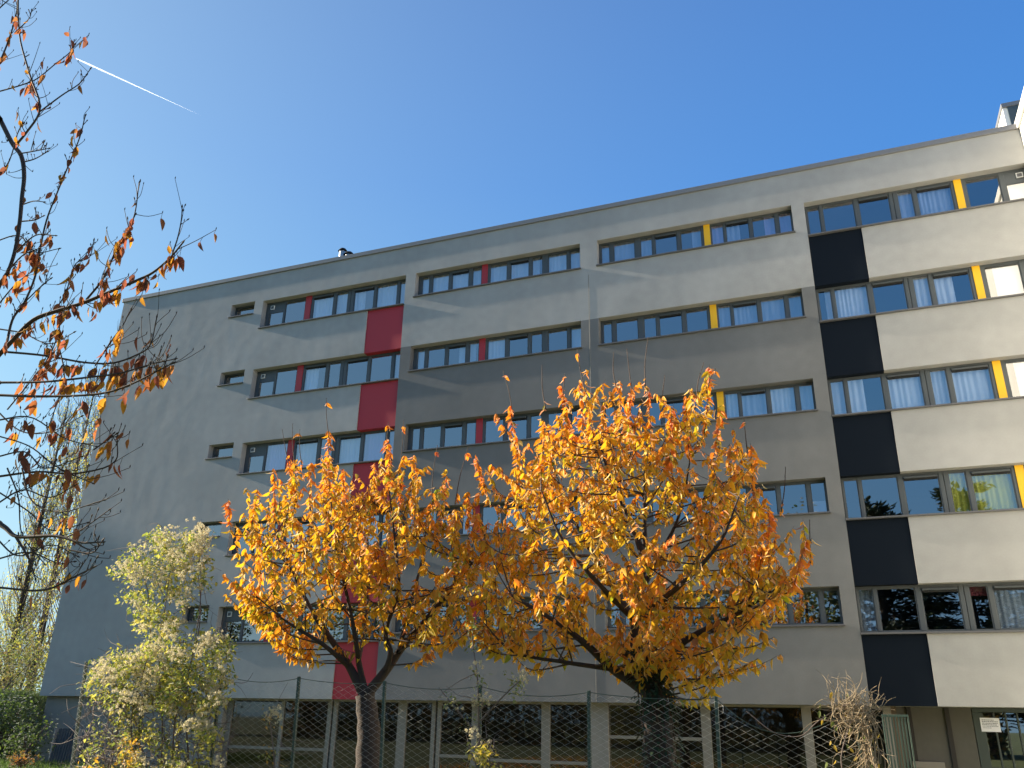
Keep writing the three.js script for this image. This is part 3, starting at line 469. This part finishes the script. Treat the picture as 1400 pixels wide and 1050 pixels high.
    for (let q = 0; q < len / 17; q++) { // fine side twigs
      const i0 = 2 + Math.floor(rnd() * (n - 2)), s0 = c[i0], fw = c[Math.min(n, i0 + 1)].clone().sub(c[i0 - 1]).normalize(), e1 = s0.clone().addScaledVector(fw, .05 + rnd() * .12).add(V(rnd() - .5, rnd() * .9 - .25, rnd() - .5).multiplyScalar(.05 + rnd() * .26)), m1 = s0.clone().lerp(e1, .5).add(V((rnd() - .5) * .03, -.012, (rnd() - .5) * .03)), cc = curve([s0, m1, e1], 6);
      tw.push(tube(cc, taper(6, Math.min(r1, 1.1) * S * .75, .0019), 4), tube([e1, e1.clone().add(V(0, .008, 0)), e1.clone().add(V(.002, .02, 0))], [.002, .0048, .001], 4));
      if (rnd() < lv * .055) { hang(e1.clone()); if (rnd() < .5) hang(cc[4].clone()); }
    }
    const e = c[n], d = c[n].clone().sub(c[n - 1]).normalize(); if (r1 < 1.5) tw.push(tube([e, e.clone().addScaledVector(d, .012), e.clone().addScaledVector(d, .03)], [r1 * S, .0065, .0015], 5));
    const cnt = Math.round(len / 100 * lv * 1.55);
    for (let i = 0; i < cnt; i++) { const q = Math.floor(n * (.18 + .8 * rnd())), p = c[q]; const low = pl[0][1] > 430; hang(p.clone(), low && rnd() < .3 ? 3 : undefined); if (rnd() < .35) hang(p.clone().add(V((rnd() - .5) * .05, 0, (rnd() - .5) * .05))); }
  });
  tag(mesh('branches', mergeGeometries(tw), M.twig, root), null, null, null, 'stuff');
}

// ---------------------------------------------------------------- climbers on the fence
const PUFF = (() => { // fluffy seed head: thin feathery awns from one point
  const r = rng(3), P = []; for (let i = 0; i < 26; i++) { const a = r() * 6.28, z = r() * 1.8 - .8, q = Math.sqrt(Math.max(0, 1 - z * z)), d = V(q * Math.cos(a), z, q * Math.sin(a)).normalize(), s = V(r() - .5, r() - .5, r() - .5).cross(d).normalize().multiplyScalar(.13), b = d.clone().multiplyScalar(.1), m = d.clone().multiplyScalar(.75).add(V(0, .1, 0)), t = d.clone().multiplyScalar(1.05); P.push(b, m.clone().add(s), t, b, t, m.clone().sub(s)); }
  const g = new THREE.BufferGeometry().setFromPoints(P); g.computeVertexNormals(); return g;
})();
const puffMat = phys(lin(.70, .63, .42), 1, { transmission: .4, side: THREE.DoubleSide });
function climber({ name, label, category, polys, d, depth, seed, leafCols, leafSize, stems, group }) {
  const rnd = rng(seed), c0 = at(...stems[0][0], d), root = thing(name, label, category, [c0.x, gh(c0.x, 22.5 - d), 22.5 - d], group), O = root.position, L = new Leaves(), puffs = [], st = [];
  const px = (x, y, z) => at(x, y, d - z).sub(O);
  for (const s of stems) { const pts = s.map((a, i) => px(a[0], a[1], (rnd() - .5) * depth * .6)); const r0 = s.r ?? .012; st.push(tube(curve(pts, pts.length * 5), taper(pts.length * 5, r0, r0 * .4), 5)); }
  for (const { poly, leaves, seeds, twigs = 0, pale = 0, zoff = 0 } of polys) {
    const xs = poly.map(p => p[0]), ys = poly.map(p => p[1]), x0 = Math.min(...xs), x1 = Math.max(...xs), y0 = Math.min(...ys), y1 = Math.max(...ys);
    const pick = () => { let x, y; do { x = x0 + rnd() * (x1 - x0); y = y0 + rnd() * (y1 - y0); } while (!inPoly(poly, x, y)); return [x, y]; };
    const centres = Array.from({ length: Math.ceil(leaves / 34) }, () => { const [x, y] = pick(); return [x, y, zoff + (rnd() - .5) * 2 * depth]; });
    for (let i = 0; i < twigs; i++) { const [x, y] = pick(), a = rnd() * 6.28, l = 20 + rnd() * 45; const pts = [0, .33, .66, 1].map(t => px(x + Math.cos(a) * l * t + (rnd() - .5) * 10, y + Math.sin(a) * l * t * 1.2 + (rnd() - .5) * 10, zoff + (rnd() - .5) * depth)); st.push(tube(curve(pts, 7), taper(7, .0055, .002), 4)); }
    for (let i = 0; i < leaves; i++) { const c = centres[Math.floor(rnd() * centres.length)], p = px(c[0] + (rnd() + rnd() - 1) * 17, c[1] + (rnd() + rnd() - 1) * 17, c[2] + (rnd() - .5) * .3), col = leafCols[Math.floor(rnd() * leafCols.length)], k = .75 + rnd() * .5; L.add(leafM(p, V((rnd() - .5) * 2, -.8 + rnd() * .9, (rnd() - .5) * 2), rnd() * 6.28, leafSize * (.65 + rnd() * .6), 1.05), lin(col[0] * k, col[1] * k, col[2] * k)); }
    const sc = Array.from({ length: Math.ceil(seeds / 14) }, () => { const [x, y] = pick(); return [x, y, zoff + (rnd() - .25) * 1.7 * depth]; });
    for (let i = 0; i < seeds; i++) { const c = sc[Math.floor(rnd() * sc.length)]; puffs.push([px(c[0] + (rnd() + rnd() - 1) * 15, c[1] + (rnd() + rnd() - 1) * 13, c[2] + rnd() * .15), .018 + rnd() * .02]); }
  }
  if (st.length) mesh('stems', mergeGeometries(st), M.twigGrey, root);
  if (L.k) tag(mesh('foliage', L.geometry(), leafMat({ clearcoat: .2 }), root), null, null, null, 'stuff');
  if (puffs.length) { const im = new THREE.InstancedMesh(PUFF, puffMat, puffs.length), m = new THREE.Matrix4(), q = new THREE.Quaternion(); puffs.forEach(([p, s], i) => { q.setFromEuler(new THREE.Euler(rnd() * 6, rnd() * 6, rnd() * 6)); im.setMatrixAt(i, m.compose(p, q, V(s, s, s))); }); im.name = 'seed_heads'; im.castShadow = im.receiveShadow = true; im.userData.kind = 'stuff'; root.add(im); }
  return root;
}
climber({ name: 'clematis_vine', label: 'tall wild clematis with fluffy pale seed heads over the fence end', category: 'vine', d: 9.8, depth: .40, seed: 41, leafSize: .068,
  leafCols: [[.42, .45, .07], [.30, .36, .06], [.55, .52, .09], [.18, .23, .045], [.58, .50, .10]],
  stems: [[[215, 1120], [222, 1000], [218, 900], [230, 800], [240, 725]], [[235, 1100], [240, 980], [262, 900], [275, 800], [268, 730]], [[190, 1090], [180, 980], [205, 880], [200, 800], [175, 760]], [[260, 1080], [255, 940], [272, 860], [274, 820], [268, 765]], [[140, 1080], [165, 960], [140, 910], [125, 900]]],
  polys: [
    { poly: [[158, 780], [180, 752], [205, 730], [240, 728], [262, 715], [282, 725], [284, 770], [282, 805], [252, 822], [250, 850], [240, 866], [200, 868], [184, 850], [192, 830], [165, 818], [182, 790]], leaves: 2700, seeds: 950, twigs: 40 },
    { poly: [[125, 905], [150, 896], [180, 882], [205, 872], [262, 870], [312, 872], [314, 925], [300, 968], [255, 972], [200, 978], [170, 962], [150, 935]], leaves: 3900, seeds: 850, twigs: 90 },
    { poly: [[150, 960], [300, 950], [305, 1060], [190, 1060], [160, 1010]], leaves: 1700, seeds: 200, twigs: 150 },
    { poly: [[122, 912], [165, 915], [175, 1000], [190, 1060], [118, 1060]], leaves: 500, seeds: 30, twigs: 120 },
  ] });
climber({ name: 'fence_vine', label: 'slender pale green vine climbing the fence post between the two golden trees', category: 'vine', d: 9.9, depth: .1, seed: 43, leafSize: .05, leafCols: [[.22, .27, .07], [.30, .33, .10], [.16, .2, .05]],
  stems: [[[658, 1090], [655, 1000], [653, 930], [646, 870], [650, 840]], [[650, 1000], [620, 965], [600, 940]], [[657, 985], [690, 950], [728, 915]]],
  polys: [{ poly: [[640, 850], [658, 850], [662, 960], [650, 960]], leaves: 110, seeds: 25, twigs: 4 }, { poly: [[596, 935], [610, 938], [655, 990], [645, 1000]], leaves: 50, seeds: 16 }, { poly: [[690, 930], [728, 908], [734, 925], [700, 955]], leaves: 70, seeds: 18 }, { poly: [[640, 960], [668, 960], [672, 1060], [640, 1060]], leaves: 80, seeds: 5, twigs: 8 }] });
climber({ name: 'yellow_shrub', label: 'low shrub with bright yellow leaves at the foot of the fence between the trees', category: 'shrub', d: 9.7, depth: .18, seed: 44, leafSize: .06, leafCols: [[.62, .46, .04], [.52, .44, .05], [.4, .38, .06]], stems: [[[655, 1100], [652, 1050], [640, 1020]], [[655, 1100], [665, 1050], [672, 1015]]], polys: [{ poly: [[636, 1030], [650, 1010], [672, 1018], [680, 1060], [630, 1065]], leaves: 150, seeds: 0, twigs: 10 }] });
climber({ name: 'yellow_shrub', label: 'low shrub with orange yellow leaves below the wild clematis', category: 'shrub', d: 9.4, depth: .2, seed: 45, leafSize: .06, leafCols: [[.64, .36, .03], [.6, .44, .04], [.5, .28, .03]], stems: [[[150, 1110], [150, 1050], [160, 1020]], [[160, 1110], [170, 1040], [176, 1008]]], polys: [{ poly: [[122, 1040], [150, 1022], [176, 1005], [190, 1030], [185, 1065], [120, 1065]], leaves: 260, seeds: 0, twigs: 14 }] });
climber({ name: 'fence_vine', label: 'thin vine with a few white seed heads between the clematis and the smaller golden tree', category: 'vine', d: 9.9, depth: .08, seed: 46, leafSize: .05, leafCols: [[.24, .26, .07], [.5, .3, .05], [.16, .18, .05]], stems: [[[372, 1100], [375, 1040], [370, 990], [372, 970]]], polys: [{ poly: [[362, 970], [382, 975], [386, 1000], [362, 998]], leaves: 26, seeds: 26 }, { poly: [[355, 1000], [390, 1000], [395, 1060], [350, 1060]], leaves: 60, seeds: 0, twigs: 6 }] });
{ // dry tangle on the last post
  const d = 9.9, rnd = rng(48), b = at(1188, 1090, d), root = thing('dry_vine', 'dry straw coloured vine tangle hanging on the fence post near the entrance', 'vine', [b.x, gh(b.x, 22.5 - d), 22.5 - d]), O = root.position, st = [], L = new Leaves(), px = (x, y, z) => at(x, y, d - z).sub(O);
  for (let i = 0; i < 15; i++) { const x = 1178 + rnd() * 22; st.push(tube(curve([px(1192 + rnd() * 16, 1105, (rnd() - .5) * .15), px(x + rnd() * 12, 1040, (rnd() - .5) * .2), px(x - 4, 985, (rnd() - .5) * .2), px(1150 + rnd() * 60, 945 + rnd() * 25, (rnd() - .5) * .4)], 12), taper(12, .007, .0022), 4)); }
  for (let i = 0; i < 215; i++) { // curled ends
    const a = -Math.PI * rnd() * 1.25 + .4, l = 18 + rnd() * rnd() * 62, x = 1165 + (rnd() + rnd() - 1) * 34, y = 962 + rnd() * rnd() * 70, z = (rnd() - .5) * .45, pts = []; let ang = a, X = x, Y = y; const cv = (rnd() - .5) * .9;
    for (let q = 0; q < 6; q++) { pts.push(px(X, Y, z + q * (rnd() - .5) * .05)); X += Math.cos(ang) * l / 5; Y += Math.sin(ang) * l / 5; ang += cv + (rnd() - .5) * .7; }
    st.push(tube(curve(pts, 8), taper(8, .0042, .0014), 4));
  }
  for (let i = 0; i < 50; i++) { const x = 1172 + rnd() * 30, y = 975 + rnd() * 85; st.push(tube(curve([px(x, y, 0), px(x + (rnd() - .5) * 40, y + 15 + rnd() * 20, (rnd() - .5) * .4), px(x + (rnd() - .5) * 70, y + 30 + rnd() * 40, (rnd() - .5) * .5)], 6), taper(6, .004, .0015), 4)); }
  for (let i = 0; i < 34; i++) { const k = .7 + rnd() * .5; L.add(leafM(px(1120 + rnd() * 90, 940 + rnd() * 110, (rnd() - .5) * .3), V(rnd() - .5, -1, rnd() - .5), rnd() * 6, .05 + rnd() * .03), rnd() < .5 ? lin(.55 * k, .38 * k, .05 * k) : lin(.2 * k, .25 * k, .05 * k)); }
  mesh('stems', mergeGeometries(st), std(lin(.34, .26, .16), .85), root); tag(mesh('foliage', L.geometry(), leafMat(), root), null, null, null, 'stuff');
  const br = thing('bramble_cane', 'arching bare cane hanging from the sagging fence wire', 'cane', [b.x - 1, gh(b.x, 12.5), 12.62]), o2 = br.position, q = (x, y) => at(x, y, 9.85).sub(o2);
  mesh('stem', tube(curve([q(1168, 1100), q(1150, 1040), q(1166, 963), q(1120, 985), q(1095, 1006), q(1062, 1003), q(1020, 972)], 40), taper(40, .008, .004), 6), M.twigGrey, br);
}

// ---------------------------------------------------------------- trees, bushes and bank beyond the left corner
function poplar(pxBase, pyTop, d, seed, label, dens) { const b = at(pxBase, 940, d), z = 22.5 - d; poplarAt(b.x, z, at(pxBase, pyTop, d).y - gh(b.x, z), seed, label, dens); }
function poplarAt(x, z, H, seed, label, dens) {
  const rnd = rng(seed), y0 = gh(x, z), root = thing('poplar_tree', label, 'tree', [x, y0, z], 'poplars beyond the corner of the block'), tw = [], L = new Leaves();
  const tk = curve([V(0, -.2, 0), V(.1, H * .3, .1), V(-.1, H * .65, 0), V(.05, H, .05)], 24); mesh('trunk', tube(tk, taper(24, .34, .03), 9), M.bark, root);
  for (let i = 0; i < 200 * dens; i++) {
    const t = .1 + .86 * rnd(), p = tk[Math.floor(t * 24)], a = rnd() * 6.28, len = (1 - t * .75) * H * .2 * (.5 + rnd() * .7), up = .82 + rnd() * .3, dir = V(Math.cos(a) * .5, up, Math.sin(a) * .5), e = p.clone().addScaledVector(dir, len), m = p.clone().lerp(e, .45).add(V(Math.cos(a) * .25, 0, Math.sin(a) * .25)), c = curve([p, m, e], 7); tw.push(tube(c, taper(7, .05 * (1 - t * .6), .012), 4));
    for (let j = 0; j < 5; j++) { const s = c[2 + Math.floor(rnd() * 5)], e2 = s.clone().add(V((rnd() - .5) * .9, .7 + rnd() * 1.1, (rnd() - .5) * .9)); tw.push(tube([s, s.clone().lerp(e2, .5).add(V((rnd() - .5) * .1, 0, 0)), e2], [.016, .012, .007], 3)); const low = rnd() < .9 - p.y / H * .9; for (let q = 0; q < (low ? 9 : 1.4 * rnd()); q++) { const k = .7 + rnd() * .6, pp = s.clone().lerp(e2, rnd()).add(V((rnd() - .5) * .5, (rnd() - .5) * .4, (rnd() - .5) * .5)); L.add(leafM(pp, V(rnd() - .5, -.8, rnd() - .5), rnd() * 6, .10 + rnd() * .05, 1.3), rnd() < .75 ? lin(.50 * k, .50 * k, .09 * k) : lin(.6 * k, .46 * k, .08 * k)); } }
  }
  tag(mesh('branches', mergeGeometries(tw), M.poplarTwig, root), null, null, null, 'stuff'); tag(mesh('foliage', L.geometry(), leafMat(), root), null, null, null, 'stuff');
}
poplar(78, 470, 44, 61, 'tall sparse poplar close beside the left edge of the grey block', 1);
poplar(40, 520, 50, 62, 'tall sparse poplar with thin upright twigs behind the near bare branches', .9);
poplar(4, 560, 47, 63, 'sparse poplar furthest from the grey block', .9);
{ // unseen poplars added beside the visible ones to shade the far left of the facade
  const z0 = [.15, -.5, .4]; [[-47, 15.5], [-51, 17.5], [-56, 18.5]].forEach(([x, H], i) => poplarAt(x, z0[i], H, 64 + i, ['added unseen shading poplar in line with the facade, outermost from the corner', 'added unseen shading poplar in line with the facade, middle one of three', 'added unseen shading poplar in line with the facade, innermost of three'][2 - i], 1.7));
}
function bush(name, label, x, y0, z, rx, ry, rz, n, cols, seed, size, category, group) {
  const rnd = rng(seed), root = thing(name, label, category, [x, y0, z], group), L = new Leaves(), tw = [];
  const lobes = Array.from({ length: 16 }, () => { const a = rnd() * 6.28, u = rnd(), q = Math.sqrt(rnd()) * .8; return V(Math.cos(a) * rx * q, ry * (.25 + .7 * u) * 1.0, Math.sin(a) * rz * q); });
  for (const l of lobes) tw.push(tube(curve([V((rnd() - .5) * .3, -.05, (rnd() - .5) * .3), V(l.x * .3, l.y * .5, l.z * .3), l], 6), taper(6, .03 + ry * .012, .008), 5));
  for (let i = 0; i < n; i++) { const l = lobes[Math.floor(rnd() * 16)], d = V(rnd() * 2 - 1, rnd() * 2 - 1, rnd() * 2 - 1); if (d.length() > 1) { i--; continue; } const p = l.clone().add(d.multiply(V(rx * .42, ry * .28, rz * .42))); if (p.y < .02) p.y = .02 + rnd() * .1; const c = cols[Math.floor(rnd() * cols.length)], k = .7 + rnd() * .6; L.add(leafM(p, V(rnd() - .5, -.3 + rnd() * .6, rnd() - .5), rnd() * 6.28, size * (.6 + rnd() * .8), 1.2), lin(c[0] * k, c[1] * k, c[2] * k)); }
  mesh('branches', mergeGeometries(tw), M.twig, root); tag(mesh('foliage', L.geometry(), leafMat({ clearcoat: 0 }), root), null, null, null, 'stuff'); return root;
}
const GREEN = [[.07, .11, .02], [.10, .15, .025], [.05, .08, .02]], OLIVE = [[.20, .20, .04], [.14, .16, .03], [.26, .20, .04]];
{ const p = at(20, 950, 40); bush('leafy_tree', 'broad yellow green tree low beside the poplar trunks', p.x, 0, 22.5 - 40, 4.2, 6.6, 3, 3800, [[.26, .28, .05], [.16, .2, .035], [.34, .32, .06]], 71, .17, 'tree'); }
{ const p = at(-20, 950, 36); bush('leafy_tree', 'brownish thin leaved tree at the foot of the poplars', p.x, 0, 22.5 - 36, 3.4, 5.2, 3, 3000, [[.15, .12, .045], [.12, .13, .035], [.22, .16, .05]], 72, .15, 'tree'); }
{ const p = at(60, 950, 58); bush('leafy_tree', 'distant sunlit green tree behind the poplar trunks', p.x, 0, 22.5 - 58, 6, 8, 4, 3600, [[.22, .27, .05], [.3, .3, .06]], 73, .22, 'tree'); }
{ // grass bank at the left of the block
  const g = new THREE.PlaneGeometry(40, 34, 60, 50); g.rotateX(-Math.PI / 2); const p = g.attributes.position;
  const prof = (x, z) => { const u = Math.max(0, Math.min(1, (-27.2 - x) / 3.6)), v = Math.max(0, Math.min(1, (2.5 - z) / 5)); return 2.0 * u * u * (3 - 2 * u) * v * v * (3 - 2 * v) + .12 * noise.noise(x * .6, z * .6, 2); };
  for (let i = 0; i < p.count; i++) { const x = p.getX(i) - 46.5, z = p.getZ(i) - 12; p.setXYZ(i, x, Math.max(gh(x, z) - .1, prof(x, z)), z); }
  g.computeVertexNormals(); tag(mesh('grass_bank', g, M.grass), null, null, null, 'structure');
  const blade = new THREE.BufferGeometry().setFromPoints([V(-.012, 0, 0), V(.012, 0, 0), V(.006, .6, .12), V(-.012, 0, 0), V(.006, .6, .12), V(.004, 1, .38)]); blade.computeVertexNormals();
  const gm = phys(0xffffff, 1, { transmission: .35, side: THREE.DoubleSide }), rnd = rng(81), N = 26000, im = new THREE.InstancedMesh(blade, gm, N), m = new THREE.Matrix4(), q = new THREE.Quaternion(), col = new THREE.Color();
  for (let i = 0; i < N; i++) { const bank = i < 15000, x = bank ? -27.2 - rnd() * 9 : -33 + rnd() * 13, z = bank ? 2.5 - rnd() * 9 : .6 + rnd() * 7, h = bank ? .16 + rnd() * .22 : .10 + rnd() * .14; q.setFromEuler(new THREE.Euler((rnd() - .5) * .5, rnd() * 6.28, (rnd() - .5) * .5)); im.setMatrixAt(i, m.compose(V(x, bank ? Math.max(0, prof(x, z)) - .02 : gh(x, z) - .03, z), q, V(h * 4, h, h))); const k = .7 + rnd() * .6; im.setColorAt(i, bank ? col.setRGB(.05 * k, .08 * k, .018 * k) : col.setRGB(.085 * k, .14 * k, .025 * k)); }  // bank blades coloured darker for its shade, lawn blades brighter for the sun
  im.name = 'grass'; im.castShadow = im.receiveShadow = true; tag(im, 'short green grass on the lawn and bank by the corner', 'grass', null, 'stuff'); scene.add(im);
}
{ const p = at(30, 1040, 20.5); bush('corner_shrub', 'dark straggly shrub in front of the grass bank', p.x, 0, 2, .8, 1.35, .7, 700, GREEN, 74, .09, 'shrub'); }
{ const p = at(30, 1040, 19.2); bush('corner_shrub', 'low shrub with orange leaves on the lawn by the bank', p.x, 0, 3.3, .5, .45, .4, 260, [[.35, .15, .03], [.2, .16, .03]], 75, .07, 'shrub'); }

{ const p = at(8, 960, 21.6); bush('bank_shrub', 'dark green bushy shrub at the foot of the grass bank', p.x, .2, .9, 1.9, 1.75, 1.0, 2600, GREEN, 76, .10, 'shrub'); }
{ const p = at(42, 960, 22.6); bush('bank_shrub', 'loose brown green shrub on the bank close to the corner of the block', p.x, .5, -.1, .9, 1.2, .8, 900, [[.10, .10, .03], [.07, .09, .025], [.16, .13, .04]], 77, .09, 'shrub'); }
// fallen leaves under the trees
{
  const rnd = rng(88), N = 9000, im = new THREE.InstancedMesh(LEAF, leafMat({ vertexColors: false }), N), col = new THREE.Color();
  for (let i = 0; i < N; i++) { const x = -14 + rnd() * 18, z = 1 + rnd() * 17; im.setMatrixAt(i, leafM(V(x, gh(x, z) + .01 + rnd() * .03, z), V(rnd() - .5, (rnd() - .5) * .25, rnd() - .5), rnd() * 6.28, .09 + rnd() * .05)); im.setColorAt(i, leafColor(rnd, rnd())); }
  im.name = 'fallen_leaves'; im.castShadow = im.receiveShadow = true; tag(im, 'scattered orange and yellow leaves fallen on the ground', 'leaves', null, 'stuff'); scene.add(im);
}
// trees behind the camera, seen only mirrored in the window panes
function conifer(x, z, H, seed, label) {
  const rnd = rng(seed), root = thing('conifer_tree', label, 'tree', [x, gh(x, z), z], 'trees mirrored in the windows'), L = new Leaves(), tw = [];
  mesh('trunk', tube([V(0, -.2, 0), V(.1, H * .5, 0), V(0, H, 0)], [.4, .25, .03], 8), M.bark, root);
  for (let i = 0; i < 150; i++) { const t = .12 + .86 * rnd(), a = rnd() * 6.28, len = (1 - t) * H * .30 + .7 + rnd() * 1.1, p = V(0, t * H, 0), e = p.clone().add(V(Math.cos(a) * len, -.1 * len + rnd() * .7, Math.sin(a) * len)); tw.push(tube([p, p.clone().lerp(e, .5), e], [.06, .04, .012], 4));
    for (let q = 0; q < 60; q++) { const s = .25 + rnd() * .75, pp = p.clone().lerp(e, s).add(V((rnd() - .5) * .9, (rnd() - .5) * .6, (rnd() - .5) * .9)), k = .6 + rnd() * .7; L.add(leafM(pp, V(Math.cos(a) + rnd() - .5, -.2 + rnd() * .5, Math.sin(a) + rnd() - .5), rnd() * 6, .45 + rnd() * .35, .8), lin(.03 * k, .05 * k, .02 * k)); } }
  tag(mesh('branches', mergeGeometries(tw), M.bark, root), null, null, null, 'stuff'); tag(mesh('foliage', L.geometry(), leafMat({ transmission: .2, clearcoat: 0 }), root), null, null, null, 'stuff');
}
conifer(3.0, 40, 15.6, 101, 'tall dark conifer facing the yellow barred windows'); conifer(8.2, 41, 17.4, 102, 'tallest dark conifer facing the white wing corner'); conifer(14.5, 39, 14, 103, 'dark conifer beyond the tallest one');
for (let i = 0; i < 8; i++) bush('garden_tree', ['first', 'second', 'third', 'fourth', 'fifth', 'sixth', 'seventh', 'eighth'][7 - i] + ' leafy garden tree counted from the conifers opposite the block', -60 + i * 8.2, 0, 38 + (i % 3) * 2, 4.6, 11 + (i * 37 % 5) * .7, 3.4, 3200, OLIVE.concat(GREEN), 110 + i, .34, 'tree', 'garden trees opposite the block');

{ // clipped hedge opposite, mirrored in the ground floor glass
  const rnd = rng(140), root = thing('hedge', 'long brown and green hedge opposite the block', 'hedge', [-16, 0, 34]), L = new Leaves(), tw = [];
  for (let i = 0; i < 60; i++) { const x = -24 + i * .8; tw.push(tube([V(x, -.05, 0), V(x + rnd() - .5, 1.4, rnd() - .5), V(x + rnd() - .5, 2.8, rnd() - .5)], [.05, .03, .01], 4)); }
  for (let i = 0; i < 9000; i++) { const c = [[.22, .12, .03], [.10, .10, .025], [.30, .17, .03]][Math.floor(rnd() * 3)], k = .6 + rnd() * .8; L.add(leafM(V(-24 + rnd() * 48, .05 + rnd() * 2.9, (rnd() - .5) * 1.6), V(rnd() - .5, rnd() - .5, rnd() - .5), rnd() * 6, .26 + rnd() * .2, 1.3), lin(c[0] * k, c[1] * k, c[2] * k)); }
  mesh('branches', mergeGeometries(tw), M.twig, root); tag(mesh('foliage', L.geometry(), leafMat({ transmission: .2, clearcoat: 0 }), root), null, null, null, 'stuff');
}
// ---------------------------------------------------------------- contrail high in the sky
{
  const ray = (x, y) => { const p = at(x, y, 1).sub(EYE).normalize(); return p.multiplyScalar(9000 / p.y).add(EYE); }, a = ray(104, 80), b = ray(275, 158), pos = [], idx = [], N = 40, S = 8, dir = b.clone().sub(a).normalize(), u = V(0, 1, 0).cross(dir).normalize(), w = V().crossVectors(dir, u);
  for (const side of [0]) { const o = pos.length / 3;
    for (let i = 0; i <= N; i++) { const t = i / N, c = a.clone().lerp(b, t).addScaledVector(u, side * (18 + 8 * t)), r = 15 * Math.min(1, .45 + t * 6) * Math.pow(1 - t, 1.1) * (.92 + .08 * Math.sin(i * 1.9)) + .05; for (let k = 0; k < S; k++) { const q = k / S * 6.2832, p = c.clone().addScaledVector(u, Math.cos(q) * r).addScaledVector(w, Math.sin(q) * r); pos.push(p.x, p.y, p.z); } }
    for (let i = 0; i < N; i++) for (let k = 0; k < S; k++) { const p = o + i * S + k, q = o + i * S + (k + 1) % S; idx.push(p, q, p + S, q, q + S, p + S); } }
  const g = new THREE.BufferGeometry(); g.setAttribute('position', new THREE.Float32BufferAttribute(pos, 3)); g.setIndex(idx); g.computeVertexNormals();
  const c = mesh('contrail_cloud', g, phys(lin(.97, .97, .97), 1, { transmission: .75, side: THREE.DoubleSide })); c.castShadow = false; tag(c, 'thin white aircraft contrail slanting across the blue sky', 'contrail');
}
scene.traverse(o => { if (o.isMesh && o.name !== 'contrail_cloud') { o.castShadow = true; o.receiveShadow = true; } });
renderer.render(scene, camera);
